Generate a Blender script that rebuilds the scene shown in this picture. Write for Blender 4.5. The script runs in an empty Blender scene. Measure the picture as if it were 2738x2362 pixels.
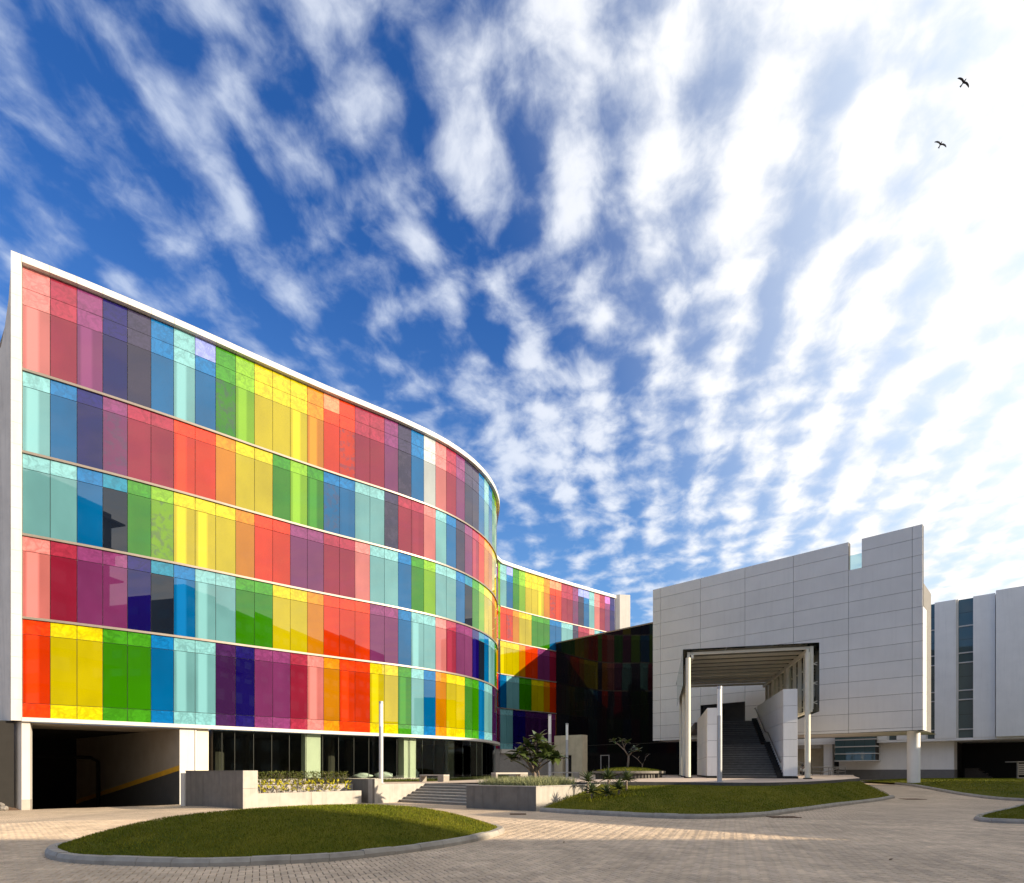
import bpy, bmesh, math, random
import numpy as np
from mathutils import Vector, Matrix, Euler
from mathutils.geometry import delaunay_2d_cdt

R = math.radians
rnd = random.Random(7)
S = bpy.context.scene
COL = S.collection

# ------------------------------------------------------------------ camera
F = 1520.0            # focal length in photograph pixels (20 mm on a 36 mm frame)
HOR = 2062.0          # height of the horizon in the photograph
EYE = 1.6
cam_d = bpy.data.cameras.new('camera')
cam_d.sensor_fit = 'HORIZONTAL'
cam_d.sensor_width = 36.0
cam_d.lens = 36.0 * F / 2738.0
cam_d.shift_y = (HOR - 1181.0) / 2738.0
cam_d.clip_start = 0.1
cam_d.clip_end = 5000.0
cam = bpy.data.objects.new('camera', cam_d)
cam.location = (0, 0, EYE)
cam.rotation_euler = (R(90), 0, 0)
COL.objects.link(cam)
S.camera = cam

# ------------------------------------------------------------------ light
SUN = Vector((0.95, -0.31, 0.32)).normalized()
sun_el = math.asin(SUN.z)
sun_az = math.atan2(SUN.x, SUN.y)
sd = bpy.data.lights.new('sun', 'SUN')
sd.energy = 3.5
sd.angle = R(0.53)
sd.color = (1.0, 0.84, 0.62)
so = bpy.data.objects.new('sun', sd)
so.rotation_euler = (-SUN).to_track_quat('-Z', 'Y').to_euler()
so.location = (60, -20, 60)
COL.objects.link(so)

W = bpy.data.worlds.new('World')
S.world = W
W.use_nodes = True
nt = W.node_tree
nt.nodes.clear()


def N(t, typ, **kw):
    n = t.nodes.new(typ)
    for k, v in kw.items():
        setattr(n, k, v)
    return n


def L(t, a, b):
    t.links.new(a, b)


def mth(t, op, a, b=None, c=None, clamp=False):
    n = t.nodes.new('ShaderNodeMath')
    n.operation = op
    n.use_clamp = clamp
    for i, x in enumerate((a, b, c)):
        if x is None:
            continue
        if isinstance(x, (int, float)):
            n.inputs[i].default_value = x
        else:
            t.links.new(x, n.inputs[i])
    return n.outputs[0]


def mrange(t, v, a, b, c=0.0, d=1.0, smooth=True):
    n = t.nodes.new('ShaderNodeMapRange')
    n.interpolation_type = 'SMOOTHSTEP' if smooth else 'LINEAR'
    for i, x in ((0, v), (1, a), (2, b), (3, c), (4, d)):
        if isinstance(x, (int, float)):
            n.inputs[i].default_value = x
        else:
            t.links.new(x, n.inputs[i])
    return n.outputs[0]


def mixc(t, f, a, b, blend='MIX'):
    n = t.nodes.new('ShaderNodeMix')
    n.data_type = 'RGBA'
    n.blend_type = blend
    for i, x in ((0, f), (6, a), (7, b)):
        if isinstance(x, (int, float)):
            n.inputs[i].default_value = x
        elif isinstance(x, (tuple, list)):
            n.inputs[i].default_value = (*x[:3], 1.0)
        else:
            t.links.new(x, n.inputs[i])
    return n.outputs[2]


def noise(t, vec, scale, detail=4.0, rough=0.55, dist=0.0, out=0):
    n = t.nodes.new('ShaderNodeTexNoise')
    n.inputs['Scale'].default_value = scale
    n.inputs['Detail'].default_value = detail
    n.inputs['Roughness'].default_value = rough
    n.inputs['Distortion'].default_value = dist
    if vec is not None:
        t.links.new(vec, n.inputs['Vector'])
    return n.outputs[out]


def build_sky():
    t = nt
    sky = N(t, 'ShaderNodeTexSky', sky_type='NISHITA')
    sky.sun_disc = False
    sky.sun_elevation = sun_el
    sky.sun_rotation = sun_az
    sky.altitude = 300.0
    sky.air_density = 1.0
    sky.dust_density = 0.6
    sky.ozone_density = 2.5
    hs = N(t, 'ShaderNodeHueSaturation')
    hs.inputs['Saturation'].default_value = 1.18
    hs.inputs['Value'].default_value = 0.78
    L(t, mixc(t, 1.0, sky.outputs[0], (0.80, 0.84, 1.12), 'MULTIPLY'), hs.inputs['Color'])
    tc = N(t, 'ShaderNodeTexCoord')
    nrm = N(t, 'ShaderNodeVectorMath', operation='NORMALIZE')
    L(t, tc.outputs['Generated'], nrm.inputs[0])
    sep = N(t, 'ShaderNodeSeparateXYZ')
    L(t, nrm.outputs[0], sep.inputs[0])
    zc = mth(t, 'ADD', mth(t, 'MAXIMUM', sep.outputs[2], 0.0), 0.13)
    px = mth(t, 'DIVIDE', sep.outputs[0], zc)
    py = mth(t, 'DIVIDE', sep.outputs[1], zc)
    # cloud streets run towards azimuth 13 degrees right of the view
    ca, sa = math.cos(R(13)), math.sin(R(13))
    cu = mth(t, 'ADD', mth(t, 'MULTIPLY', px, sa), mth(t, 'MULTIPLY', py, ca))
    cv = mth(t, 'SUBTRACT', mth(t, 'MULTIPLY', px, ca), mth(t, 'MULTIPLY', py, sa))
    cmb = N(t, 'ShaderNodeCombineXYZ')
    L(t, mth(t, 'MULTIPLY', cu, 0.88), cmb.inputs[0])
    L(t, cv, cmb.inputs[1])
    base = cmb.outputs[0]
    wn = N(t, 'ShaderNodeTexNoise')
    wn.inputs['Scale'].default_value = 4.5
    wn.inputs['Detail'].default_value = 3.0
    L(t, base, wn.inputs['Vector'])
    ws = N(t, 'ShaderNodeVectorMath', operation='SUBTRACT')
    L(t, wn.outputs['Color'], ws.inputs[0])
    ws.inputs[1].default_value = (0.5, 0.5, 0.5)
    wm = N(t, 'ShaderNodeVectorMath', operation='SCALE')
    L(t, ws.outputs[0], wm.inputs[0])
    wm.inputs['Scale'].default_value = 0.09
    wa = N(t, 'ShaderNodeVectorMath', operation='ADD')
    L(t, base, wa.inputs[0])
    L(t, wm.outputs[0], wa.inputs[1])
    wv = wa.outputs[0]
    big = noise(t, wv, 2.3, 2.0, 0.5)
    puff = noise(t, wv, 11.5, 5.0, 0.50, 0.0)
    sp2 = N(t, 'ShaderNodeSeparateXYZ')
    L(t, wv, sp2.inputs[0])
    band = mth(t, 'SINE', mth(t, 'MULTIPLY', sp2.outputs[1], 50.0))
    rib = mth(t, 'SINE', mth(t, 'ADD', mth(t, 'MULTIPLY', sp2.outputs[0], 84.0), mth(t, 'MULTIPLY', sp2.outputs[1], 14.0)))
    fine = noise(t, wv, 38.0, 6.0, 0.62, 0.3)
    sunv = N(t, 'ShaderNodeVectorMath', operation='DOT_PRODUCT')
    L(t, nrm.outputs[0], sunv.inputs[0])
    sunv.inputs[1].default_value = SUN
    sdot = sunv.outputs['Value']
    cover = mrange(t, sdot, -0.25, 0.72, -0.032, 0.140)
    d = mth(t, 'ADD', mth(t, 'MULTIPLY', puff, 0.70), mth(t, 'MULTIPLY', big, 0.22))
    d = mth(t, 'ADD', d, mth(t, 'MULTIPLY', band, 0.058))
    d = mth(t, 'ADD', d, mth(t, 'MULTIPLY', rib, 0.020))
    d = mth(t, 'ADD', d, mth(t, 'MULTIPLY', mth(t, 'SUBTRACT', fine, 0.5), 0.15))
    d = mth(t, 'ADD', d, cover)
    tall = N(t, 'ShaderNodeVectorMath', operation='DOT_PRODUCT')
    L(t, nrm.outputs[0], tall.inputs[0])
    tall.inputs[1].default_value = Vector((0.065, 1.0, 0.60)).normalized()
    d = mth(t, 'ADD', d, mrange(t, tall.outputs['Value'], 0.9925, 0.9995, 0.0, 0.10))
    mask = mrange(t, d, 0.35, 0.645, 0.0, 1.0)
    thick = mrange(t, d, 0.44, 0.72, 0.0, 1.0)
    glow = mrange(t, sdot, -0.60, 0.62, 0.0, 1.0)
    dim = mixc(t, glow, (2.2, 2.7, 3.7), (4.3, 4.4, 4.5))
    brt = mixc(t, glow, (3.2, 3.6, 4.3), (5.3, 5.15, 4.95))
    cc = mixc(t, thick, dim, brt)
    hazeg = mrange(t, sep.outputs[2], 0.0, 0.70, 0.85, 0.0)
    skyc = mixc(t, hazeg, hs.outputs[0], (0.95, 2.0, 3.4))
    sung = mrange(t, sdot, -0.05, 0.70, 0.0, 0.92)
    skyc = mixc(t, sung, skyc, (4.6, 5.1, 5.5))
    opac = mrange(t, glow, 0.0, 1.0, 0.72, 1.0)
    fin = mixc(t, mth(t, 'MULTIPLY', mask, opac), skyc, cc)
    # below the horizon: plain pale ground haze
    below = mrange(t, sep.outputs[2], -0.05, 0.0, 1.0, 0.0)
    fin = mixc(t, below, fin, (2.2, 2.1, 2.0))
    bg = N(t, 'ShaderNodeBackground')
    bg.inputs['Strength'].default_value = 0.10
    L(t, fin, bg.inputs['Color'])
    out = N(t, 'ShaderNodeOutputWorld')
    L(t, bg.outputs[0], out.inputs['Surface'])


build_sky()
S.view_settings.view_transform = 'Standard'
S.view_settings.look = 'None'
S.view_settings.exposure = 1.25
S.view_settings.gamma = 1.0
S.view_settings.use_curve_mapping = False
S.cycles.max_bounces = 8
S.cycles.transparent_max_bounces = 16
S.cycles.use_denoising = True

# ------------------------------------------------------------------ helpers
ORG = {}


def X(u, Y):
    return (u - 1369.0) / F * Y


def Z(v, Y):
    return EYE + (HOR - v) / F * Y


def ss(t):
    t = max(0.0, min(1.0, t))
    return t * t * (3 - 2 * t)


def tag(o, label=None, cat=None, group=None, kind=None):
    if label:
        o['label'] = label
    if cat:
        o['category'] = cat
    if group:
        o['group'] = group
    if kind:
        o['kind'] = kind
    return o


def thing(name, label, cat, loc=(0, 0, 0), group=None, rz=0.0):
    o = bpy.data.objects.new(name, None)
    o.empty_display_size = 0.3
    o.location = loc
    o.rotation_euler = (0, 0, rz)
    COL.objects.link(o)
    ORG[o.name] = Vector(loc)
    return tag(o, label, cat, group)


def srgb(r, g, b):
    def f(c):
        c /= 255.0
        return c / 12.92 if c <= 0.04045 else ((c + 0.055) / 1.055) ** 2.4
    return (f(r), f(g), f(b))


class MB:
    """collects verts and faces, links them as one mesh object"""
    def __init__(self):
        self.v = []
        self.f = []

    def face(self, pts):
        n = len(self.v)
        self.v += [tuple(p) for p in pts]
        self.f.append(list(range(n, n + len(pts))))

    def hexa(self, b, t):
        """8 corner solid: b, t = four bottom and four top corners, counter-clockwise from above"""
        n = len(self.v)
        self.v += [tuple(p) for p in b] + [tuple(p) for p in t]
        self.f += [[n + 3, n + 2, n + 1, n], [n + 4, n + 5, n + 6, n + 7]]
        for i in range(4):
            j = (i + 1) % 4
            self.f.append([n + i, n + j, n + 4 + j, n + 4 + i])
        return self

    def box(self, x0, x1, y0, y1, z0, z1):
        return self.hexa([(x0, y0, z0), (x1, y0, z0), (x1, y1, z0), (x0, y1, z0)],
                         [(x0, y0, z1), (x1, y0, z1), (x1, y1, z1), (x0, y1, z1)])

    def slab(self, O, d, t0, t1, z0, z1, n0, n1):
        """vertical slab on the plane through O along d; n0..n1 = depth along the outward normal (d.y,-d.x)"""
        nx, ny = d[1], -d[0]

        def p(t, m, z):
            return (O[0] + d[0] * t + nx * m, O[1] + d[1] * t + ny * m, z)
        a, b = max(n0, n1), min(n0, n1)
        return self.hexa([p(t0, a, z0), p(t1, a, z0), p(t1, b, z0), p(t0, b, z0)],
                         [p(t0, a, z1), p(t1, a, z1), p(t1, b, z1), p(t0, b, z1)])

    def prism(self, poly, z0, z1):
        n = len(self.v)
        k = len(poly)
        zb = z0 if callable(z0) else (lambda x, y: z0)
        zt = z1 if callable(z1) else (lambda x, y: z1)
        self.v += [(x, y, zb(x, y)) for x, y in poly] + [(x, y, zt(x, y)) for x, y in poly]
        self.f += [[n + i for i in range(k - 1, -1, -1)], [n + k + i for i in range(k)]]
        for i in range(k):
            j = (i + 1) % k
            self.f.append([n + i, n + j, n + k + j, n + k + i])
        return self

    def tube(self, pts, rad, n=8, cap=True):
        pts = [Vector(p) for p in pts]
        if not isinstance(rad, (list, tuple)):
            rad = [rad] * len(pts)
        rings = []
        ref = Vector((0, 0, 1))
        for i, p in enumerate(pts):
            a = pts[max(0, i - 1)]
            b = pts[min(len(pts) - 1, i + 1)]
            d = (b - a).normalized()
            r0 = ref if abs(d.dot(ref)) < 0.95 else Vector((1, 0, 0))
            s = d.cross(r0).normalized()
            u = s.cross(d).normalized()
            base = len(self.v)
            for k in range(n):
                an = 2 * math.pi * k / n
                self.v.append(tuple(p + (s * math.cos(an) + u * math.sin(an)) * rad[i]))
            rings.append(base)
        for i in range(len(rings) - 1):
            for k in range(n):
                j = (k + 1) % n
                self.f.append([rings[i] + j, rings[i] + k, rings[i + 1] + k, rings[i + 1] + j])
        if cap:
            self.f.append([rings[0] + k for k in range(n)])
            self.f.append([rings[-1] + k for k in range(n - 1, -1, -1)])
        return self

    def cyl(self, x, y, z0, z1, r, n=24, r1=None):
        return self.tube([(x, y, z0), (x, y, z1)], [r, r if r1 is None else r1], n)

    def build(self, name, mat, parent=None, smooth=False):
        off = ORG.get(parent.name, Vector((0, 0, 0))) if parent is not None else Vector((0, 0, 0))
        me = bpy.data.meshes.new(name)
        v = np.array(self.v, dtype=float) - np.array(off)
        me.from_pydata([tuple(p) for p in v], [], self.f)
        me.materials.append(mat)
        if smooth:
            me.polygons.foreach_set('use_smooth', [True] * len(me.polygons))
        me.update()
        o = bpy.data.objects.new(name, me)
        COL.objects.link(o)
        if parent is not None:
            o.parent = parent
            ORG[o.name] = off
        return o


def smooth_by_angle(o, ang=35):
    bm = bmesh.new()
    bm.from_mesh(o.data)
    for f in bm.faces:
        f.smooth = True
    for e in bm.edges:
        if len(e.link_faces) == 2 and e.calc_face_angle(0) > R(ang):
            e.smooth = False
    bm.to_mesh(o.data)
    bm.free()
    return o


def copy_tree(o, parent=None):
    c = o.copy()
    COL.objects.link(c)
    if parent is not None:
        c.parent = parent
    for ch in list(o.children):
        copy_tree(ch, c)
    return c


# ------------------------------------------------------------------ materials
def newmat(name):
    m = bpy.data.materials.new(name)
    m.use_nodes = True
    t = m.node_tree
    t.nodes.clear()
    p = N(t, 'ShaderNodeBsdfPrincipled')
    o = N(t, 'ShaderNodeOutputMaterial')
    L(t, p.outputs[0], o.inputs['Surface'])
    return m, t, p


def geo_pos(t):
    return N(t, 'ShaderNodeNewGeometry').outputs['Position']


def plain(name, c, rough=0.6, metal=0.0, var=0.12, scale=3.0, bump=0.0, bscale=40.0, ior=1.45, streak=0.0, island=0.0, blotch=0.0):
    m, t, p = newmat(name)
    pos = geo_pos(t)
    n1 = noise(t, pos, scale, 5.0, 0.6)
    f = mrange(t, n1, 0.3, 0.7, 1 - var, 1 + var, False)
    if blotch:
        nb = noise(t, pos, 0.35, 6.0, 0.62)
        f = mth(t, 'MULTIPLY', f, mrange(t, nb, 0.3, 0.72, 1 - blotch, 1.08))
    if streak:
        mp = N(t, 'ShaderNodeMapping')
        mp.inputs['Scale'].default_value = (2.4, 2.4, 0.16)
        L(t, pos, mp.inputs['Vector'])
        n2 = noise(t, mp.outputs[0], 1.6, 5.0, 0.65)
        f = mth(t, 'MULTIPLY', f, mrange(t, n2, 0.45, 0.75, 1.0, 1.0 - streak))
    if island:
        oi = N(t, 'ShaderNodeObjectInfo').outputs['Random']
        ri = N(t, 'ShaderNodeNewGeometry').outputs['Random Per Island']
        fr = mth(t, 'FRACT', mth(t, 'ADD', oi, ri))
        f = mth(t, 'MULTIPLY', f, mrange(t, fr, 0.0, 1.0, 1 - island, 1 + island, False))
    col = N(t, 'ShaderNodeVectorMath', operation='SCALE')
    col.inputs[0].default_value = c
    L(t, f, col.inputs['Scale'])
    L(t, col.outputs[0], p.inputs['Base Color'])
    p.inputs['Roughness'].default_value = rough
    p.inputs['Metallic'].default_value = metal
    p.inputs['IOR'].default_value = ior
    if bump:
        b = N(t, 'ShaderNodeBump')
        b.inputs['Strength'].default_value = bump
        b.inputs['Distance'].default_value = 0.01
        L(t, noise(t, pos, bscale, 5.0, 0.6), b.inputs['Height'])
        L(t, b.outputs[0], p.inputs['Normal'])
    return m


def tinted(name, kind):
    """coloured film glass; colour comes from the object, 'blind' and 'stain' are properties of the single pane"""
    m, t, p = newmat(name)
    pos = geo_pos(t)
    oi = N(t, 'ShaderNodeObjectInfo')
    col = oi.outputs['Color']
    ob = N(t, 'ShaderNodeTexCoord').outputs['Object']
    at = N(t, 'ShaderNodeAttribute', attribute_type='OBJECT', attribute_name='blind').outputs['Fac']
    st = N(t, 'ShaderNodeAttribute', attribute_type='OBJECT', attribute_name='stain').outputs['Fac']
    gn = N(t, 'ShaderNodeTexCoord').outputs['Generated']
    if kind == 'spandrel':
        off = N(t, 'ShaderNodeVectorMath', operation='ADD')
        L(t, pos, off.inputs[0])
        wn = noise(t, pos, 1.7, 3.0, 0.5, out=1)
        sc = N(t, 'ShaderNodeVectorMath', operation='SCALE')
        L(t, wn, sc.inputs[0])
        sc.inputs['Scale'].default_value = 1.8
        L(t, sc.outputs[0], off.inputs[1])
        vo = N(t, 'ShaderNodeTexVoronoi', feature='DISTANCE_TO_EDGE')
        vo.inputs['Scale'].default_value = 1.5
        L(t, off.outputs[0], vo.inputs['Vector'])
        crease = mrange(t, vo.outputs['Distance'], 0.0, 0.17, 0.80, 1.02)
        cloud = mrange(t, noise(t, off.outputs[0], 2.4, 4.0, 0.6), 0.3, 0.7, 0.84, 1.12)
        f = mth(t, 'MULTIPLY', crease, cloud)
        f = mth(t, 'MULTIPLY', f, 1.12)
        s2 = N(t, 'ShaderNodeVectorMath', operation='SCALE')
        L(t, col, s2.inputs[0])
        L(t, f, s2.inputs['Scale'])
        L(t, s2.outputs[0], p.inputs['Base Color'])
    else:
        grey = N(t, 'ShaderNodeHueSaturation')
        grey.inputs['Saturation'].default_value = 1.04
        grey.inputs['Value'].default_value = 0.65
        L(t, col, grey.inputs['Color'])
        mp = N(t, 'ShaderNodeMapping')
        mp.inputs['Scale'].default_value = (1.0, 1.0, 0.5)
        L(t, pos, mp.inputs['Vector'])
        n1 = noise(t, mp.outputs[0], 0.55, 3.0, 0.5)
        f = mrange(t, n1, 0.3, 0.7, 0.88, 1.10)
        s2 = N(t, 'ShaderNodeVectorMath', operation='SCALE')
        L(t, grey.outputs[0], s2.inputs[0])
        L(t, f, s2.inputs['Scale'])
        # paler stripe painted into some panes, as of a lit column behind
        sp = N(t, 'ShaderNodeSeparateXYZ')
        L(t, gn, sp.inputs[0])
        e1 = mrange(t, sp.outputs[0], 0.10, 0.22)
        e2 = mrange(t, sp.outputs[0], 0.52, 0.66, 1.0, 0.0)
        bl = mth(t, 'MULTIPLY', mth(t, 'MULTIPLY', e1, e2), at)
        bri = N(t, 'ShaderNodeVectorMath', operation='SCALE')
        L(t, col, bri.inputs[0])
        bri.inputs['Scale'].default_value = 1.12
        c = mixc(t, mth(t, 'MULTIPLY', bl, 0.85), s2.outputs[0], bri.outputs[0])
        # peeling film on a few panes
        n2 = noise(t, pos, 2.6, 5.0, 0.6, 0.6)
        pe = mth(t, 'MULTIPLY', mrange(t, n2, 0.46, 0.62), st)
        n3 = noise(t, pos, 9.0, 3.0, 0.5, out=1)
        pc = mixc(t, 0.55, (0.06, 0.05, 0.10), n3, 'MULTIPLY')
        c = mixc(t, mth(t, 'MULTIPLY', pe, 0.45), c, pc)
        L(t, c, p.inputs['Base Color'])
    p.inputs['Roughness'].default_value = 0.012
    p.inputs['IOR'].default_value = 1.78
    return m


def glassy(name, tint, amount, ior=1.5, rough=0.02):
    """see-through pane: tinted transparent mixed with mirror reflection by Fresnel"""
    m = bpy.data.materials.new(name)
    m.use_nodes = True
    t = m.node_tree
    t.nodes.clear()
    tr = N(t, 'ShaderNodeBsdfTransparent')
    tr.inputs[0].default_value = (*[c * amount for c in tint], 1)
    gl = N(t, 'ShaderNodeBsdfGlossy')
    gl.inputs['Roughness'].default_value = rough
    gl.inputs['Color'].default_value = (0.9, 0.95, 0.95, 1)
    fr = N(t, 'ShaderNodeFresnel')
    fr.inputs[0].default_value = ior
    mx = N(t, 'ShaderNodeMixShader')
    o = N(t, 'ShaderNodeOutputMaterial')
    L(t, fr.outputs[0], mx.inputs[0])
    L(t, tr.outputs[0], mx.inputs[1])
    L(t, gl.outputs[0], mx.inputs[2])
    L(t, mx.outputs[0], o.inputs['Surface'])
    return m


def darkglass(name, c, ior=1.6, rough=0.03, wav=0.08):
    m, t, p = newmat(name)
    pos = geo_pos(t)
    p.inputs['Base Color'].default_value = (*c, 1)
    p.inputs['Roughness'].default_value = rough
    p.inputs['IOR'].default_value = ior
    b = N(t, 'ShaderNodeBump')
    b.inputs['Strength'].default_value = wav
    b.inputs['Distance'].default_value = 0.02
    L(t, noise(t, pos, 1.1, 2.0, 0.5), b.inputs['Height'])
    L(t, b.outputs[0], p.inputs['Normal'])
    return m


def foliage(name, c1, c2, rough=0.55, scale=6.0):
    m, t, p = newmat(name)
    pos = geo_pos(t)
    oi = N(t, 'ShaderNodeObjectInfo').outputs['Random']
    ri = N(t, 'ShaderNodeNewGeometry').outputs['Random Per Island']
    fr = mth(t, 'FRACT', mth(t, 'ADD', oi, ri))
    n1 = mrange(t, noise(t, pos, scale, 4.0, 0.6), 0.3, 0.7)
    n1 = mth(t, 'ADD', mth(t, 'MULTIPLY', n1, 0.5), mth(t, 'MULTIPLY', mrange(t, noise(t, pos, scale * 0.35, 3.0, 0.6), 0.35, 0.65), 0.5))
    f = mth(t, 'ADD', mth(t, 'MULTIPLY', fr, 0.40), mth(t, 'MULTIPLY', n1, 0.60))
    L(t, mixc(t, f, c1, c2), p.inputs['Base Color'])
    p.inputs['Roughness'].default_value = rough
    p.inputs['Specular IOR Level'].default_value = 0.5 if rough < 0.5 else 0.08
    return m


def paving(name):
    """far paving: the joints of the herringbone blocks as colour and relief"""
    m, t, p = newmat(name)
    pos = geo_pos(t)
    mp = N(t, 'ShaderNodeMapping')
    mp.inputs['Rotation'].default_value = (0, 0, R(-20))
    L(t, pos, mp.inputs['Vector'])
    br = N(t, 'ShaderNodeTexBrick')
    br.inputs['Scale'].default_value = 1.0
    br.inputs['Brick Width'].default_value = 0.2
    br.inputs['Row Height'].default_value = 0.1
    br.inputs['Mortar Size'].default_value = 0.006
    br.inputs['Color1'].default_value = (0.54, 0.415, 0.29, 1)
    br.inputs['Color2'].default_value = (0.60, 0.465, 0.33, 1)
    br.inputs['Mortar'].default_value = (0.13, 0.10, 0.075, 1)
    L(t, mp.outputs[0], br.inputs['Vector'])
    n1 = mrange(t, noise(t, pos, 0.35, 6.0, 0.62), 0.3, 0.72, 0.80, 1.10)
    n2 = mrange(t, noise(t, pos, 2.2, 5.0, 0.6), 0.3, 0.7, 0.92, 1.06)
    s = N(t, 'ShaderNodeVectorMath', operation='SCALE')
    L(t, br.outputs['Color'], s.inputs[0])
    L(t, mth(t, 'MULTIPLY', n1, n2), s.inputs['Scale'])
    L(t, s.outputs[0], p.inputs['Base Color'])
    p.inputs['Roughness'].default_value = 0.85
    b = N(t, 'ShaderNodeBump')
    b.inputs['Strength'].default_value = 0.5
    b.inputs['Distance'].default_value = 0.01
    L(t, br.outputs['Fac'], b.inputs['Height'])
    b.invert = True
    L(t, b.outputs[0], p.inputs['Normal'])
    return m


M = {}
M['spandrel'] = tinted('coloured_spandrel_glass', 'spandrel')
M['vision'] = tinted('coloured_vision_glass', 'vision')
M['backing'] = plain('frame_backing', (0.30, 0.29, 0.28), 0.5)
M['rail'] = plain('bronze_rail', (0.24, 0.205, 0.175), 0.4, 0.3, 0.08)
M['white'] = plain('white_cladding', (0.60, 0.575, 0.53), 0.5, 0, 0.05, 0.7, streak=0.10)
M['endwall'] = plain('grey_render', (0.62, 0.585, 0.545), 0.85, 0, 0.10, 0.8, 0.15, 30, streak=0.2)
M['cream'] = plain('cream_paint', (0.66, 0.62, 0.50), 0.6, 0, 0.06, 1.2)
M['creamwall'] = plain('cream_plaster', (0.52, 0.45, 0.32), 0.8, 0, 0.12, 1.5, 0.1, 30, streak=0.15)
M['acp'] = plain('grey_panel', (0.68, 0.665, 0.64), 0.38, 0.0, 0.05, 0.5, island=0.03, streak=0.05)
M['whitepanel'] = plain('white_panel', (0.80, 0.79, 0.775), 0.45, 0, 0.05, 0.6, island=0.03, streak=0.08)
M['joint'] = plain('joint_dark', (0.06, 0.06, 0.065), 0.8)
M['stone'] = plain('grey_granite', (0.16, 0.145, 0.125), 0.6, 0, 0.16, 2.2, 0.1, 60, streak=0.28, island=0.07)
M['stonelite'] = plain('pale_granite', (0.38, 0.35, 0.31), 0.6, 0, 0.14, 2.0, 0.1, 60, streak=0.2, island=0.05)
M['plaza'] = plain('plaza_stone', (0.52, 0.42, 0.345), 0.75, 0, 0.10, 1.0, 0.1, 20)
M['steps'] = plain('step_stone', (0.26, 0.235, 0.20), 0.7, 0, 0.14, 3.0, 0.1, 40, island=0.06)
M['darkstep'] = plain('dark_step_stone', (0.085, 0.078, 0.070), 0.6, 0, 0.2, 4.0, island=0.1)
M['steptread'] = plain('worn_tread', (0.15, 0.14, 0.13), 0.6, 0, 0.25, 5.0, island=0.25)
M['steel'] = plain('brushed_steel', (0.22, 0.20, 0.18), 0.4, 0.5, 0.06)
M['polemetal'] = plain('grey_pole_paint', (0.46, 0.46, 0.47), 0.4, 0.2, 0.04)
M['lampwhite'] = plain('lamp_diffuser', (0.82, 0.82, 0.80), 0.35, 0, 0.02)
M['creamsteel'] = plain('cream_steel_paint', (0.70, 0.66, 0.54), 0.45, 0.0, 0.05)
M['canopyglass'] = glassy('canopy_glass', (0.30, 0.36, 0.36), 0.35, 1.5)
M['shopglass'] = glassy('clear_ground_floor_glass', (0.86, 0.92, 0.88), 0.95, 1.35)
M['notchglass'] = glassy('balustrade_glass', (0.75, 0.90, 0.92), 0.9, 1.5)
M['black'] = darkglass('black_glass', (0.005, 0.005, 0.006), 1.26)
M['tealglass'] = darkglass('teal_window_glass', (0.055, 0.095, 0.10), 1.7)
M['mull'] = plain('shop_mullion', (0.045, 0.045, 0.042), 0.4, 0.4)
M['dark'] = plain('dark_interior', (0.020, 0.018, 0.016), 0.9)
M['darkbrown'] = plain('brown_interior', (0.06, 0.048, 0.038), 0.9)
M['greydado'] = plain('grey_dado', (0.05, 0.047, 0.044), 0.8, 0, 0.12)
M['yellow'] = plain('yellow_paint', (0.62, 0.33, 0.02), 0.6)
M['plaster'] = plain('white_plaster', (0.88, 0.85, 0.80), 0.8, 0, 0.05, 0.5, 0.08, 30, streak=0.06)
M['greybase'] = plain('grey_plinth', (0.17, 0.165, 0.16), 0.75, 0, 0.1, 2.0)
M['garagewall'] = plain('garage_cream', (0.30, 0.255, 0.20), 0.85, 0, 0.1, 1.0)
M['ground'] = paving('block_paving')
M['paver'] = plain('paver_block', (0.57, 0.44, 0.31), 0.82, 0, 0.12, 1.4, 0.25, 60, island=0.12, blotch=0.2)
M['sand'] = plain('joint_sand', (0.09, 0.072, 0.055), 0.95)
M['kerb'] = plain('kerb_stone', (0.32, 0.29, 0.25), 0.75, 0, 0.2, 3.5, 0.2, 40, island=0.05)
M['soil'] = plain('soil', (0.09, 0.055, 0.035), 0.95, 0, 0.3, 6.0, 0.4, 30)
M['turf'] = foliage('turf_base', (0.042, 0.060, 0.004), (0.155, 0.135, 0.014), 0.9, 1.6)
M['grass'] = foliage('grass_blades', (0.060, 0.105, 0.004), (0.245, 0.215, 0.020), 0.7, 0.9)
M['grass2'] = foliage('pale_planter_grass', (0.15, 0.18, 0.07), (0.36, 0.36, 0.20), 0.7, 4.0)
M['shrub'] = foliage('dark_shrub_leaf', (0.05, 0.075, 0.014), (0.15, 0.15, 0.04), 0.5)
M['gold'] = foliage('golden_leaf', (0.28, 0.28, 0.015), (0.45, 0.38, 0.03), 0.5)
M['leaf'] = foliage('plumeria_leaf', (0.045, 0.075, 0.018), (0.10, 0.125, 0.035), 0.35)
M['agave'] = foliage('spiky_leaf', (0.040, 0.065, 0.018), (0.10, 0.13, 0.045), 0.45)
M['bark'] = plain('bark', (0.20, 0.155, 0.12), 0.85, 0, 0.25, 12.0, 0.4, 50)
M['bird'] = plain('dark_feather', (0.012, 0.010, 0.012), 0.8)
M['rust'] = plain('rusty_iron', (0.16, 0.095, 0.055), 0.8, 0.2, 0.3, 8.0)
M['hose'] = plain('brown_hose', (0.11, 0.055, 0.035), 0.6)
M['crate'] = plain('crate_wood', (0.33, 0.28, 0.22), 0.8, 0, 0.2, 5.0)
M['rock'] = plain('rubble', (0.20, 0.18, 0.16), 0.9, 0, 0.3, 5.0, 0.4, 20)
M['skin'] = plain('skin', (0.22, 0.12, 0.075), 0.6)
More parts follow.
